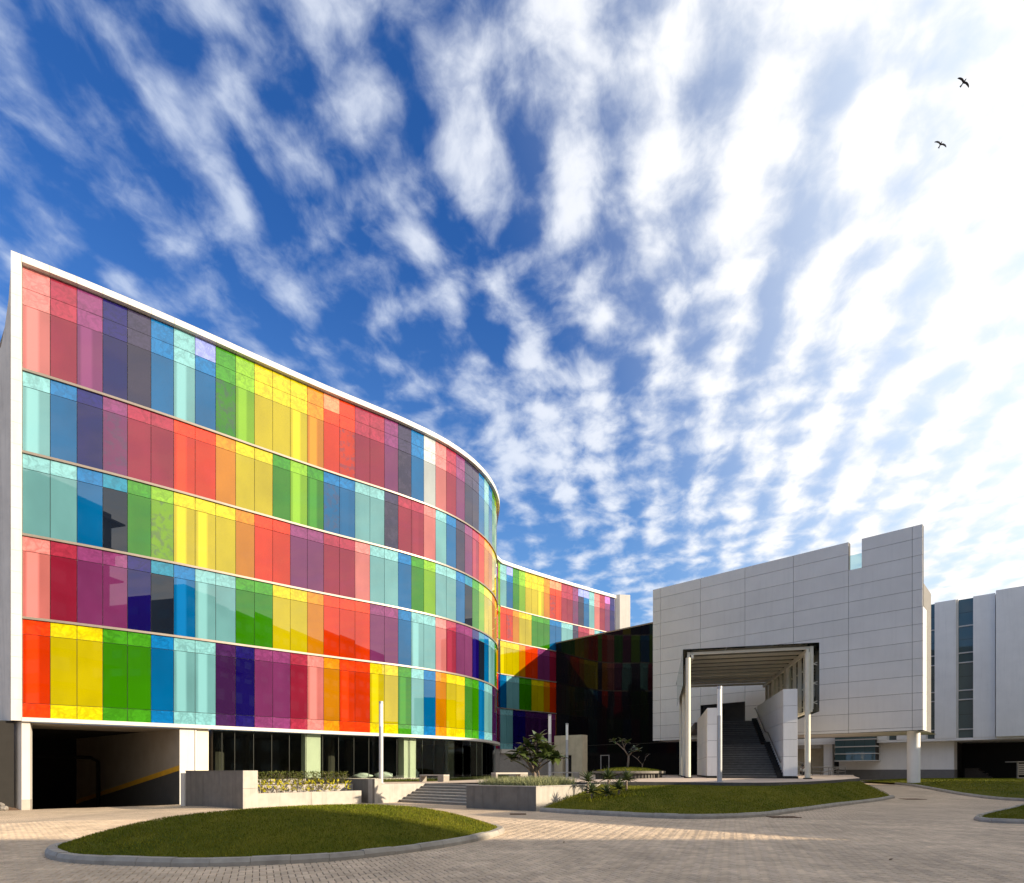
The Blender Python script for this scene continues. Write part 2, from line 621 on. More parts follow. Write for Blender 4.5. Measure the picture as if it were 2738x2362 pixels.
M['shirt'] = plain('white_shirt', (0.72, 0.70, 0.66), 0.9)
M['hair'] = plain('black_hair', (0.012, 0.010, 0.009), 0.6)
M['trouser'] = plain('dark_trousers', (0.04, 0.04, 0.05), 0.9)
M['office'] = plain('unseen_block_render', (0.12, 0.11, 0.10), 0.85, 0, 0.1)  # dark render of the added unseen blocks

PAL = {
    'P': srgb(248, 150, 148), 'R': srgb(184, 56, 84), 'M': srgb(152, 70, 132), 'N': srgb(36, 26, 120),
    'D': srgb(72, 66, 100), 'B': srgb(10, 128, 205), 'T': srgb(146, 216, 226), 'G': srgb(74, 165, 32),
    'L': srgb(150, 212, 42), 'Y': srgb(242, 226, 16), 'O': srgb(246, 160, 24), 'V': srgb(255, 72, 10),
    'W': srgb(236, 246, 248), 'U': srgb(76, 38, 96), 'K': srgb(150, 165, 245), 'k': srgb(40, 150, 190),
    'S': srgb(255, 150, 110), 'Q': srgb(205, 120, 205),
}

# ================================================================== GROUND


def seg_d(p, a, b):
    ax, ay = b[0] - a[0], b[1] - a[1]
    t = max(0, min(1, ((p[0] - a[0]) * ax + (p[1] - a[1]) * ay) / (ax * ax + ay * ay)))
    return math.hypot(p[0] - a[0] - ax * t, p[1] - a[1] - ay * t)


# plan of the curved facade: nodes one pane (1.0 m) apart
FAC = [(-22.62, 26.27), (-21.8, 26.84), (-20.98, 27.42), (-20.17, 28.02), (-19.37, 28.63), (-18.58, 29.25),
       (-17.79, 29.88), (-17.02, 30.52), (-16.25, 31.16), (-15.48, 31.82), (-14.72, 32.47), (-13.95, 33.11),
       (-13.18, 33.76), (-12.4, 34.4), (-11.62, 35.03), (-10.83, 35.65), (-10.03, 36.26), (-9.23, 36.87),
       (-8.43, 37.48), (-7.65, 38.11), (-6.89, 38.77), (-6.14, 39.44), (-5.42, 40.14), (-4.75, 40.88),
       (-4.13, 41.68), (-3.56, 42.51), (-3.06, 43.38), (-2.62, 44.28), (-2.24, 45.21), (-1.93, 46.17),
       (-1.69, 47.14), (-1.52, 48.13), (-1.41, 49.13), (-1.38, 50.14), (-1.42, 51.14)]
FAR = [(-1.36, 63.89), (-0.65, 64.59), (0.07, 65.29), (0.8, 65.98), (1.54, 66.66), (2.29, 67.33), (3.05, 67.99),
       (3.81, 68.65), (4.57, 69.3), (5.34, 69.95), (6.11, 70.6), (6.88, 71.24), (7.65, 71.89), (8.43, 72.53),
       (9.21, 73.16), (9.98, 73.8), (10.76, 74.43), (11.55, 75.06), (12.33, 75.69), (13.12, 76.31), (13.91, 76.93)]

GA, GB = Vector((-22.3, 26.5)), Vector((-16.6, 30.9))      # garage mouth
gd = (GB - GA).normalized()
gn_in = Vector((-gd.y, gd.x))


def hgt(x, y):
    z = -0.2 * ss((-13.0 - x) / 6.0)
    z += 0.60 * ss((y - 30.0) / 12.0) * ss((x - 8) / 6.0)
    p = Vector((x, y)) - GA
    t, n = p.dot(gd), p.dot(gn_in)
    if n > 0 and -14.0 < t < (GB - GA).length + 0.3 and n < 22:
        z -= 0.19 * max(0.0, n - 0.3)
    return z


def build_ground():
    xs = list(np.arange(-36, 34.01, 0.5))
    ys = list(np.arange(-2, 62.01, 0.5))
    xs = [-2500, -900, -400, -200, -110, -70, -48] + xs + [40, 52, 75, 120, 220, 420, 900, 2500]
    ys = [-900, -400, -150, -60, -25, -10, -5] + ys + [68, 78, 95, 130, 200, 380, 900, 3000]
    me = bpy.data.meshes.new('ground')
    nx, ny = len(xs), len(ys)
    v = [(x, y, hgt(x, y)) for y in ys for x in xs]
    f = [[j * nx + i, j * nx + i + 1, (j + 1) * nx + i + 1, (j + 1) * nx + i] for j in range(ny - 1) for i in range(nx - 1)]
    me.from_pydata(v, [], f)
    me.materials.append(M['ground'])
    me.polygons.foreach_set('use_smooth', [True] * len(me.polygons))
    o = bpy.data.objects.new('ground', me)
    COL.objects.link(o)
    return tag(o, kind='structure')


GROUND = build_ground()

# ---- outlines of the lawns


def catmull(pts, closed=True, n=8):
    out = []
    k = len(pts)
    for i in range(k if closed else k - 1):
        if closed:
            p0, p1, p2, p3 = (pts[(i + j - 1) % k] for j in range(4))
        else:
            p0, p1, p2, p3 = pts[max(0, i - 1)], pts[i], pts[i + 1], pts[min(k - 1, i + 2)]
        for s in range(n):
            t = s / n
            out.append(tuple(0.5 * (2 * p1[c] + (p2[c] - p0[c]) * t + (2 * p0[c] - 5 * p1[c] + 4 * p2[c] - p3[c]) * t * t +
                                    (-p0[c] + 3 * p1[c] - 3 * p2[c] + p3[c]) * t ** 3) for c in range(2)))
    if not closed:
        out.append(tuple(pts[-1]))
    return out


def inside(p, poly):
    c = False
    x, y = p
    j = len(poly) - 1
    for i in range(len(poly)):
        xi, yi = poly[i]
        xj, yj = poly[j]
        if (yi > y) != (yj > y) and x < (xj - xi) * (y - yi) / (yj - yi) + xi:
            c = not c
        j = i
    return c


MOUND = catmull([(-8.9, 11.0), (-7.7, 9.95), (-5.7, 9.5), (-4.2, 9.65), (-2.8, 10.35), (-1.35, 12.0), (-0.35, 14.2),
                 (-0.55, 15.5), (-1.9, 16.5), (-4.2, 16.7), (-6.6, 15.5), (-8.5, 13.2), (-9.1, 11.9)], True, 6)
K2 = catmull([(1.15, 22.35), (2.6, 21.0), (4.3, 19.75), (6.1, 19.0), (8.5, 19.8), (10.6, 21.7), (12.9, 24.0), (17.6, 28.5), (21.7, 32.4)], False, 6)
E2 = catmull([(4.05, 26.05), (4.25, 27.3), (6.3, 27.1), (8.3, 26.6), (10.2, 25.6), (12.2, 26.0), (16.0, 29.4), (19.0, 32.2), (20.6, 33.7)], False, 6)
LAWN2 = K2 + E2[::-1]
LAWN3 = catmull([(28.4, 42.0), (27.6, 38), (26.9, 33.5), (27.2, 30.0), (31, 30.5), (44, 36), (58, 44), (60, 50), (50, 54), (40, 56), (31, 51)], True, 5)
LAWN4 = catmull([(15.0, 18.3), (15.4, 17.0), (17.5, 16.4), (24, 16.2), (33, 19), (36, 24), (32, 27.5), (25, 26.6), (19.5, 22.3)], True, 5)


# ---- paving blocks (herringbone), the nearest ones single objects
def paver_layout():
    w, g = 0.1, 0.2
    ang = R(24)
    ca, sa = math.cos(ang), math.sin(ang)
    out = []
    n = 210
    for i in range(-n, n):
        for j in range(-n, n):
            # 90 degree herringbone: cell (i,j) shifted diagonally
            k = (i - j) % 4
            if k == 0:
                cx, cy, lx, ly = i * w + w, j * w + w / 2, g, w
            elif k == 3:
                cx, cy, lx, ly = i * w + w / 2, j * w + 0.0, w, g
                cy = j * w + w
            else:
                continue
            x = cx * ca - cy * sa + 1.0
            y = cx * sa + cy * ca + 14.0
            if y < 7.6 or y > 18.5 or abs(x) > 0.93 * y + 0.2:
                continue
            out.append((x, y, lx, ly))
    return out, ang


def build_pavers():
    lay, ang = paver_layout()
    keep = []
    rl = random.Random(3)
    for x, y, lx, ly in lay:
        p = (x, y)
        if y < 17.2 and inside(p, MOUND):
            continue
        if x > 14 and inside(p, LAWN4):
            continue
        keep.append((x, y, lx, ly))
    keep.sort(key=lambda q: q[1])
    ca, sa = math.cos(ang), math.sin(ang)
    # block templates with slightly bevelled top
    def verts(lx, ly, g=0.0048, b=0.008, t=0.016):
        hx, hy = lx / 2 - g, ly / 2 - g
        a = [(-hx, -hy, -0.02), (hx, -hy, -0.02), (hx, hy, -0.02), (-hx, hy, -0.02)]
        c = [(-hx, -hy, t - b), (hx, -hy, t - b), (hx, hy, t - b), (-hx, hy, t - b)]
        hx -= b
        hy -= b
        d = [(-hx, -hy, t), (hx, -hy, t), (hx, hy, t), (-hx, hy, t)]
        return a + c + d
    fa = [[8, 9, 10, 11]]
    for i in range(4):
        j = (i + 1) % 4
        fa += [[i, j, 4 + j, 4 + i], [4 + i, 4 + j, 8 + j, 8 + i]]
    near, rest = keep[:296], keep[296:]
    meshes = {}
    for x, y, lx, ly in near:
        key = lx > ly
        if key not in meshes:
            me = bpy.data.meshes.new('paver')
            me.from_pydata(verts(lx, ly), [], fa)
            me.materials.append(M['paver'])
            meshes[key] = me
        o = bpy.data.objects.new('paver', meshes[key])
        o.location = (x, y, rl.uniform(-0.002, 0.003))
        o.rotation_euler = (rl.gauss(0, 0.006), rl.gauss(0, 0.006), ang + rl.gauss(0, 0.008))
        COL.objects.link(o)
        o.parent = GROUND
    V, Fc = [], []
    for x, y, lx, ly in rest:
        n = len(V)
        a = ang + rl.gauss(0, 0.008)
        c, s = math.cos(a), math.sin(a)
        dz = rl.uniform(-0.002, 0.003)
        tx, ty = rl.gauss(0, 0.006), rl.gauss(0, 0.006)
        z0 = hgt(x, y) + dz
        for p in verts(lx, ly):
            V.append((x + p[0] * c - p[1] * s, y + p[0] * s + p[1] * c, z0 + p[2] + p[0] * tx + p[1] * ty))
        Fc += [[n + q for q in f] for f in fa]
    me = bpy.data.meshes.new('paver_field')
    me.from_pydata(V, [], Fc)
    me.materials.append(M['paver'])
    o = bpy.data.objects.new('paver_field', me)
    COL.objects.link(o)
    o.parent = GROUND
    o['kind'] = 'stuff'


build_pavers()


def blades(name, pts, h, w, mat, parent=None, lean=0.5, label=None, cat=None):
    """pts: list of (x,y,z); one triangle pair per blade"""
    rg = np.random.default_rng(len(pts))
    p = np.array(pts)
    n = len(p)
    a = rg.uniform(0, 2 * math.pi, n)
    hh = h * rg.uniform(0.5, 1.25, n)
    ww = w * rg.uniform(0.7, 1.3, n)
    la = rg.uniform(0, 2 * math.pi, n)
    ll = lean * hh * rg.uniform(0.1, 1.0, n)
    sx, sy = np.cos(a) * ww / 2, np.sin(a) * ww / 2
    v = np.empty((n, 3, 3))
    v[:, 0] = p + np.stack([-sx, -sy, np.zeros(n)], 1)
    v[:, 1] = p + np.stack([sx, sy, np.zeros(n)], 1)
    v[:, 2] = p + np.stack([np.cos(la) * ll, np.sin(la) * ll, hh], 1)
    me = bpy.data.meshes.new(name)
    me.vertices.add(n * 3)
    me.vertices.foreach_set('co', v.reshape(-1))
    me.loops.add(n * 3)
    me.loops.foreach_set('vertex_index', np.arange(n * 3, dtype=np.int32))
    me.polygons.add(n)
    me.polygons.foreach_set('loop_start', np.arange(0, n * 3, 3, dtype=np.int32))
    me.polygons.foreach_set('loop_total', np.full(n, 3, dtype=np.int32))
    me.update(calc_edges=True)
    me.materials.append(mat)
    o = bpy.data.objects.new(name, me)
    COL.objects.link(o)
    if parent is not None:
        o.parent = parent
    o['kind'] = 'stuff'
    if label:
        o['label'] = label
    if cat:
        o['category'] = cat
    return o


def cdt_sheet(name, poly, zf, step, mat, smooth=True):
    xs = [p[0] for p in poly]
    ys = [p[1] for p in poly]
    pts = [Vector(p) for p in poly]
    k = len(pts)
    r0 = random.Random(5)
    for x in np.arange(min(xs), max(xs), step):
        for y in np.arange(min(ys), max(ys), step):
            q = (x + r0.uniform(-.1, .1) * step, y + r0.uniform(-.1, .1) * step)
            if inside(q, poly) and min(seg_d(q, poly[i], poly[(i + 1) % k]) for i in range(k)) > step * 0.4:
                pts.append(Vector(q))
    res = delaunay_2d_cdt(pts, [(i, (i + 1) % k) for i in range(k)], [], 1, 1e-5)
    vs, fs = res[0], res[2]
    me = bpy.data.meshes.new(name)
    fin = []
    for f in fs:
        c = sum((vs[i] for i in f), Vector((0, 0))) / len(f)
        if inside((c.x, c.y), poly):
            fin.append(list(f))
    me.from_pydata([(v.x, v.y, zf(v.x, v.y)) for v in vs], [], fin)
    me.materials.append(mat)
    if smooth:
        me.polygons.foreach_set('use_smooth', [True] * len(me.polygons))
    me.update()
    o = bpy.data.objects.new(name, me)
    COL.objects.link(o)
    return tag(o, kind='structure')


def polydist(p, poly):
    k = len(poly)
    return min(seg_d(p, poly[i], poly[(i + 1) % k]) for i in range(k))


def z_mound(x, y):
    d = polydist((x, y), MOUND)
    t = min(1, d / 3.4)
    return 0.10 + 0.70 * (1 - (1 - t) ** 1.8)


def zp(x, y):
    """level of the raised plaza"""
    return 0.92 + 0.16 * ss((x + 6) / 7) + 0.12 * ss((y - 28) / 8) * ss((x - 5) / 4)


def z_l2(x, y):
    a = min(seg_d((x, y), K2[i], K2[i + 1]) for i in range(len(K2) - 1))
    b = min(seg_d((x, y), E2[i], E2[i + 1]) for i in range(len(E2) - 1))
    t = a / (a + b + 1e-6)
    return 0.13 + (zp(x, y) - 0.15 - 0.13) * (t ** 0.8) + 0.03 * math.sin(x * 1.3) * math.sin(y * 1.1) * min(1, a)


def z_l3(x, y):
    return hgt(x, y) + 0.12 + 0.20 * ss(polydist((x, y), LAWN3) / 4)


def z_l4(x, y):
    return hgt(x, y) + 0.12 + 0.25 * ss(polydist((x, y), LAWN4) / 3)


def scatter(poly, zf, dens, seed, clip=None):
    r = random.Random(seed)
    xs = [p[0] for p in poly]
    ys = [p[1] for p in poly]
    x0, x1, y0, y1 = min(xs), max(xs), min(ys), max(ys)
    n = int((x1 - x0) * (y1 - y0) * dens)
    # cheap height: bilinear grid
    gx = np.linspace(x0, x1, 60)
    gy = np.linspace(y0, y1, 60)
    G = [[(zf(a, b) if inside((a, b), poly) else None) for b in gy] for a in gx]
    out = []
    for _ in range(n):
        x, y = r.uniform(x0, x1), r.uniform(y0, y1)
        if clip and not clip(x, y):
            continue
        if not inside((x, y), poly):
            continue
        fi, fj = (x - x0) / (x1 - x0) * 59, (y - y0) / (y1 - y0) * 59
        i, j = min(58, int(fi)), min(58, int(fj))
        q = [G[i][j], G[i + 1][j], G[i][j + 1], G[i + 1][j + 1]]
        if None in q:
            z = zf(x, y)
        else:
            a, b = fi - i, fj - j
            z = (q[0] * (1 - a) + q[1] * a) * (1 - b) + (q[2] * (1 - a) + q[3] * a) * b
        out.append((x, y, z - 0.004))
    return out


def kerb(name, line, closed, zf, w=0.16, h=0.15, step=0.7, up=True):
    """row of kerb stones along a line; every stone is a part"""
    root = bpy.data.objects.new(name, None)
    COL.objects.link(root)
    root['kind'] = 'structure'
    pts = [Vector(p) for p in line]
    if closed:
        pts.append(pts[0])
    acc = [0.0]
    for i in range(len(pts) - 1):
        acc.append(acc[-1] + (pts[i + 1] - pts[i]).length)

    def at(s):
        s = max(0, min(acc[-1], s))
        for i in range(len(pts) - 1):
            if s <= acc[i + 1]:
                t = (s - acc[i]) / max(1e-9, acc[i + 1] - acc[i])
                return pts[i].lerp(pts[i + 1], t)
        return pts[-1]
    n = max(1, round(acc[-1] / step))
    sl = acc[-1] / n
    rk = random.Random(n)
    for k in range(n):
        mb = MB()
        dz = rk.uniform(-0.008, 0.008)
        rows = []
        for q in range(4):
            s = k * sl + 0.003 + (sl - 0.006) * q / 3
            p = at(s)
            tg = (at(s + 0.05) - at(s - 0.05))
            tg = tg.normalized()
            nn = Vector((tg.y, -tg.x))
            z = zf(p.x, p.y)
            o_, i_ = p + nn * w * 0.6, p - nn * w * 0.5
            ot = p + nn * w * 0.35
            rows.append([(o_.x, o_.y, z - 0.08), (o_.x, o_.y, z + h * 0.55 + dz), (ot.x, ot.y, z + h + dz), (i_.x, i_.y, z + h + dz), (i_.x, i_.y, z - 0.08)])
        base = len(mb.v)
        for rr in rows:
            mb.v += rr
        for q in range(3):
            for c in range(4):
                a = base + q * 5 + c
                mb.f.append([a, a + 5, a + 6, a + 1])
        mb.f.append([base + c for c in range(5)])
        mb.f.append([base + 15 + c for c in range(4, -1, -1)])
        mb.build('kerb_stone', M['kerb'], root)
    return root


js = cdt_sheet('joint_sand', [(-17.3, 18.45), (-7.2, 7.55), (7.2, 7.55), (17.3, 18.45)], lambda x, y: hgt(x, y) + 0.003, 0.5, M['sand'])
js.parent = GROUND
js['kind'] = 'stuff'
o = cdt_sheet('lawn', MOUND, z_mound, 0.5, M['turf'])
g = blades('grass', scatter(MOUND, z_mound, 1500, 1), 0.042, 0.012, M['grass'], None, 0.9)
kerb('kerb', MOUND, True, hgt, 0.17, 0.15, 0.62)
o = cdt_sheet('lawn', LAWN2, z_l2, 0.9, M['turf'])
g = blades('grass', scatter(LAWN2, z_l2, 520, 2), 0.05, 0.02, M['grass'], None, 0.9)
kerb('kerb', K2, False, hgt, 0.17, 0.16, 0.8)
o = cdt_sheet('lawn', LAWN3, z_l3, 1.8, M['turf'])
g = blades('grass', scatter(LAWN3, z_l3, 110, 3, lambda x, y: x < 0.93 * y + 1), 0.06, 0.04, M['grass'], None, 0.9)
kerb('kerb', LAWN3[:18], False, hgt, 0.2, 0.15, 1.2)
o = cdt_sheet('lawn', LAWN4, z_l4, 1.2, M['turf'])
g = blades('grass', scatter(LAWN4, z_l4, 650, 4, lambda x, y: x < 0.93 * y + 1), 0.05, 0.018, M['grass'], None, 0.9)
kerb('kerb', LAWN4, True, hgt, 0.18, 0.15, 0.9)

# ---- raised plaza
sd_ = Vector((0.78, -0.62))        # along the garden steps
sr_ = Vector((0.62, 0.78))         # up the garden steps
S0 = Vector((-6.15, 29.55))
PLAZA = [(-6.75, 28.35), (-4.85, 31.2), (0.17, 27.2), (1.04, 28.07), (4.0, 26.0)] + E2[2:-1:2] + \
        [(20.7, 33.8), (26.8, 44.5), (34.2, 57), (36, 72), (14, 74), (-2, 66), (-2.0, 51), (-4.4, 42), (-8, 38.4), (-12.2, 35.1), (-13.3, 34.2)]
o = cdt_sheet('plaza', PLAZA, zp, 1.6, M['plaza'])
mb = MB()
for i in range(len(PLAZA)):
    a, b = PLAZA[i], PLAZA[(i + 1) % len(PLAZA)]
    if i < 2 or i > 30:
        continue
    za, zb = zp(*a), zp(*b)
    mb.face([(a[0], a[1], -0.3), (b[0], b[1], -0.3), (b[0], b[1], zb - 0.004), (a[0], a[1], za - 0.004)])
e = mb.build('plaza_edge', M['darkstep'])
e['kind'] = 'structure'

# ================================================================== RAINBOW BUILDING
ZR = [4.07, 8.68, 12.52, 16.33, 20.13, 24.95]     # floor lines of the glass, bottom to top
rows = {
    5: 'PRMNDBTBGLYYYOVVRRMDBWPRMDDBTBGLYY',
    4: 'TBNMRRVVOYYGLGBBTTDRRPTBDMRVOOYYLL',
    3: 'TTBkGLYYYOVVMMRRPTTBGLTTBkGLYYOOYY',
    2: 'PRMMNkBTTGGYYOVVVMMBTTPRMMNkBTTGGG',
    1: 'VYYGGBTTUNMMRPOVVYYGTBOYYGGBTTUUUU',
}
frows = {
    5: 'TBGLYYYOVVRRMDBTPRMN',
    4: 'VVOYYGGGBBTTDRRPTBBT',
    3: 'YYYOVVMMRR',
    2: 'BTTGGYYOVV',
    1: 'TTNNUUUUMO',
}
RB = thing('rainbow_building', 'long curved office building clad in rainbow coloured glass panes with white edge', 'building', (-12, 36, 0))


def pane(O, d, t0, t1, z0, z1, name, mat, col, parent, dep=0.0, blind=0.0, stain=0.0, th=0.04, glint_tilt=0.0):
    a = rnd.gauss(0, 0.0035) + glint_tilt
    b = rnd.gauss(0, 0.0025)
    nx, ny = d[1], -d[0]
    g = 0.012
    t0 += g
    t1 -= g
    z0 += g
    z1 -= g

    def p(t, z, m):
        m2 = m + dep + a * (t - (t0 + t1) / 2) + b * (z - (z0 + z1) / 2)
        return (O[0] + d[0] * t + nx * m2, O[1] + d[1] * t + ny * m2, z)
    mb = MB()
    mb.hexa([p(t0, z0, th), p(t1, z0, th), p(t1, z0, 0), p(t0, z0, 0)],
            [p(t0, z1, th), p(t1, z1, th), p(t1, z1, 0), p(t0, z1, 0)])
    o = mb.build(name, mat, parent)
    o.color = (*col, 1)
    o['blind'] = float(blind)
    o['stain'] = float(stain)
    return o


def wall_dir(pts, i):
    a, b = Vector(pts[i]), Vector(pts[i + 1])
    d = b - a
    return a, d.normalized(), d.length


STAIN = {(5, 8), (5, 15), (5, 19), (4, 3), (4, 14), (4, 18), (3, 5)}
LIT_STRIPE = {(5, 0), (5, 6), (5, 12), (4, 6), (4, 12), (3, 6), (3, 7), (2, 0), (2, 6), (2, 7), (2, 20), (1, 0), (1, 6), (1, 7), (1, 13), (1, 19), (1, 17), (5, 13), (4, 13), (4, 0)}
PALE = {(5, 7): 'K', (5, 14): 'S'}
FPALE = {(5, 1): 'K', (5, 8): 'S', (5, 9): 'S', (5, 13): 'K', (5, 14): 'K', (5, 18): 'Q'}


def jit(c):
    k = 0.51 * rnd.uniform(0.93, 1.06)
    return tuple(max(0.003, x * k) for x in c)


def facade(pts, table, pale, stains, lit_stripes, ncol):
    for r in range(5, 0, -1):
        z0, z1 = ZR[r - 1], ZR[r]
        for i in range(min(ncol, len(table[r]))):
            a, d, ln = wall_dir(pts, i)
            ch = table[r][i]
            c = jit(PAL[ch])
            if r == 5:
                zs, zt = 23.14, 23.93
                pane(a, d, 0, ln, zt, z1 - 0.02, 'parapet_panel', M['spandrel'], tuple(0.7 * q for q in PAL[pale[(r, i)]]) if (r, i) in pale else c, RB)
                pane(a, d, 0, ln, zs, zt, 'spandrel_panel', M['spandrel'], c, RB)
            else:
                zs = z1 - 0.74
                pane(a, d, 0, ln, zs, z1 - 0.05, 'spandrel_panel', M['spandrel'], c, RB)
            zb = z0 + 0.06
            if r == 1:
                pane(a, d, 0, ln, z0, z0 + 0.67, 'sill_panel', M['spandrel'], c, RB)
                zb = z0 + 0.67
            cv = srgb(22, 30, 44) if ch == 'k' else c
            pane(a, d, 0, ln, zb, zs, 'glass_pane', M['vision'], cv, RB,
                 blind=1.0 if (r, i) in lit_stripes else (rnd.random() < 0.06) * rnd.random(),
                 stain=1.0 if (r, i) in stains else 0.0, glint_tilt=0.016 if (r, i) == (3, 19) else 0.0)  # one pane turned slightly to move the sun glint off it


facade(FAC, rows, PALE, STAIN, LIT_STRIPE, 34)
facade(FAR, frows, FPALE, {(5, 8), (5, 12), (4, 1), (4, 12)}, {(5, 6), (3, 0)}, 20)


def swept(pts, z0, z1, n0, n1, name, mat, parent, ext=0.0):
    """band that follows the curve, offset n0..n1 outward"""
    k = len(pts)
    nor = []
    for i in range(k):
        a = Vector(pts[max(0, i - 1)])
        b = Vector(pts[min(k - 1, i + 1)])
        d = (b - a).normalized()
        nor.append(Vector((d.y, -d.x)))
    mb = MB()
    for i in range(k):
        p = Vector(pts[i])
        o_, i_ = p + nor[i] * n1, p + nor[i] * n0
        mb.v += [(o_.x, o_.y, z0), (o_.x, o_.y, z1), (i_.x, i_.y, z1), (i_.x, i_.y, z0)]
    for i in range(k - 1):
        b = i * 4
        for c in range(4):
            e = (c + 1) % 4
            mb.f.append([b + c, b + 4 + c, b + 4 + e, b + e])
    mb.f.append([0, 1, 2, 3])
    mb.f.append([len(mb.v) - 1, len(mb.v) - 2, len(mb.v) - 3, len(mb.v) - 4])
    return mb.build(name, mat, parent)


LINK = [(-1.42, 51.14)] + catmull([(-1.42, 51.14), (-1.75, 54.5), (-2.2, 58), (-2.1, 61.5), (-1.36, 63.89)], False, 3)[1:]
swept(FAC, 3.95, 24.92, -0.25, -0.03, 'backing_wall', M['backing'], RB)
swept(FAR, 1.0, 24.92, -0.25, -0.03, 'backing_wall', M['backing'], RB)
swept(LINK, 1.0, 24.92, -0.25, -0.03, 'backing_wall', M['backing'], RB)
ltab = {r: ''.join(rnd.choice('PRMNDBTGLYYOV') for _ in range(len(LINK))) for r in range(1, 6)}
facade(LINK, ltab, {}, (), (), len(LINK) - 1)
for z in ZR[1:5]:
    smooth_by_angle(swept(FAC, z - 0.055, z + 0.055, -0.02, 0.13, 'floor_rail', M['rail'], RB))
    smooth_by_angle(swept(FAR, z - 0.055, z + 0.055, -0.02, 0.13, 'floor_rail', M['rail'], RB))
swept(FAC, 3.88, 4.065, -0.25, 0.32, 'base_beam', M['white'], RB)
swept(FAR, 3.60, 4.065, -0.25, 0.25, 'base_beam', M['white'], RB)


def coping(pts, z0, z1, n1, grp):
    for i in range(len(pts) - 1):
        a, d, ln = wall_dir(pts, i)
        mb = MB()
        mb.slab(a, d, 0.003, ln - 0.003, z0, z1, -0.6, n1)
        mb.build('coping_panel', M['white'], RB)


coping(FAC, 24.93, 25.25, 0.30, 0)
coping(LINK, 24.93, 25.25, 0.28, 0)
coping(FAR, 24.93, 25.30, 0.25, 0)
# left fin of white cladding panels and shaded end wall
fo, fd, _ = wall_dir(FAC, 0)
zf = 3.90
k = 0
while zf < 25.2:
    zt = min(25.25, zf + 0.971)
    mb = MB()
    mb.slab(fo, fd, -0.37, -0.006, zf + 0.004, zt - 0.004, -0.4, 0.30)
    mb.build('cladding_panel', M['white'], RB)
    zf = zt
    k += 1
mb = MB()
mb.slab(fo, fd, -0.36, -0.01, 3.9, 25.24, -0.45, 0.27)
mb.build('fin_core', M['joint'], RB)
ew0 = Vector(fo) + fd * -0.355 + Vector((fd.y, -fd.x)) * 0.20
ed = Vector((-0.94, 0.35)).normalized()
mb = MB()
mb.slab(ew0, -ed, -0.30, 0.0, -0.4, 25.2, 0, 0)
mb = MB()


def ewp(t, m, z):
    return (ew0.x + ed.x * t + ed.y * m, ew0.y + ed.y * t - ed.x * m, z)


prof = [(0.02, 3.9), (0.02, 24.9), (0.22, 23.2), (0.5, 22.0), (0.8, 21.1), (9.0, 21.0), (9.0, 3.9)]
fr = [ewp(t, 0, z) for t, z in prof]
bk = [ewp(t, 0.5, z) for t, z in prof]
mb.face(fr[::-1])
mb.face(bk)
for i in range(len(prof)):
    j = (i + 1) % len(prof)
    mb.face([fr[j], fr[i], bk[i], bk[j]])
mb.build('end_wall', M['endwall'], RB)
lw = Vector(fo) + fd * -0.03 + Vector((fd.y, -fd.x)) * 0.10
mb = MB()
mb.slab(lw + ed * 9.0, -ed, 0.0, 8.998, -0.5, 3.885, -0.3, 0.0)
mb.build('end_wall', M['endwall'], RB)
mb = MB()
mb.slab(ew0, -ed, -9.0, -0.03, -0.45, 0.55, -0.03, -0.01)
bw = MB()
bw.face([ewp(0.03, -0.012, 0), ewp(9, -0.012, 0), ewp(9, -0.012, 1), ewp(0.03, -0.012, 1)])
# roof behind the parapet
mb = MB()
rp = FAC + LINK[1:] + FAR[1:]
inn = [(p[0] - 9, p[1] + 8) for p in rp]
for i in range(len(rp) - 1):
    mb.face([(rp[i][0], rp[i][1], 24.85), (rp[i + 1][0], rp[i + 1][1], 24.9), (inn[i + 1][0], inn[i + 1][1], 24.9), (inn[i][0], inn[i][1], 24.9)])
mb.build('roof', M['endwall'], RB)
# far white end block
e0 = Vector((14.02, 76.95))
mb = MB()
mb.prism([(e0.x, e0.y), (e0.x + 0.55, e0.y - 0.15), (e0.x + 2.0, e0.y + 0.05), (e0.x + 2.6, e0.y + 4), (e0.x - 0.5, e0.y + 4)], 1.0, 25.45)
mb.build('end_block', M['white'], RB)

# ---- ground floor of the rainbow building
gl_in = -0.12
def offs(i, m):
    k = len(FAC)
    a = Vector(FAC[max(0, i - 1)])
    b = Vector(FAC[min(k - 1, i + 1)])
    d = (b - a).normalized()
    return Vector(FAC[i]) + Vector((d.y, -d.x)) * m


def param_u(u):
    """position along the facade (pane units) that lies towards photograph column u"""
    s = (u - 1369) / F
    for i in range(len(FAC) - 1):
        a, b = FAC[i], FAC[i + 1]
        fa, fb = a[0] - s * a[1], b[0] - s * b[1]
        if fa <= 0 <= fb:
            return i + fa / (fa - fb)
    return 33.0


def along(t, m=0.0):
    i = min(len(FAC) - 2, int(t))
    a, b = offs(i, m), offs(i + 1, m)
    return a.lerp(b, t - i)


def gdir(t):
    a, d, _ = wall_dir(FAC, min(len(FAC) - 2, int(t)))
    return d


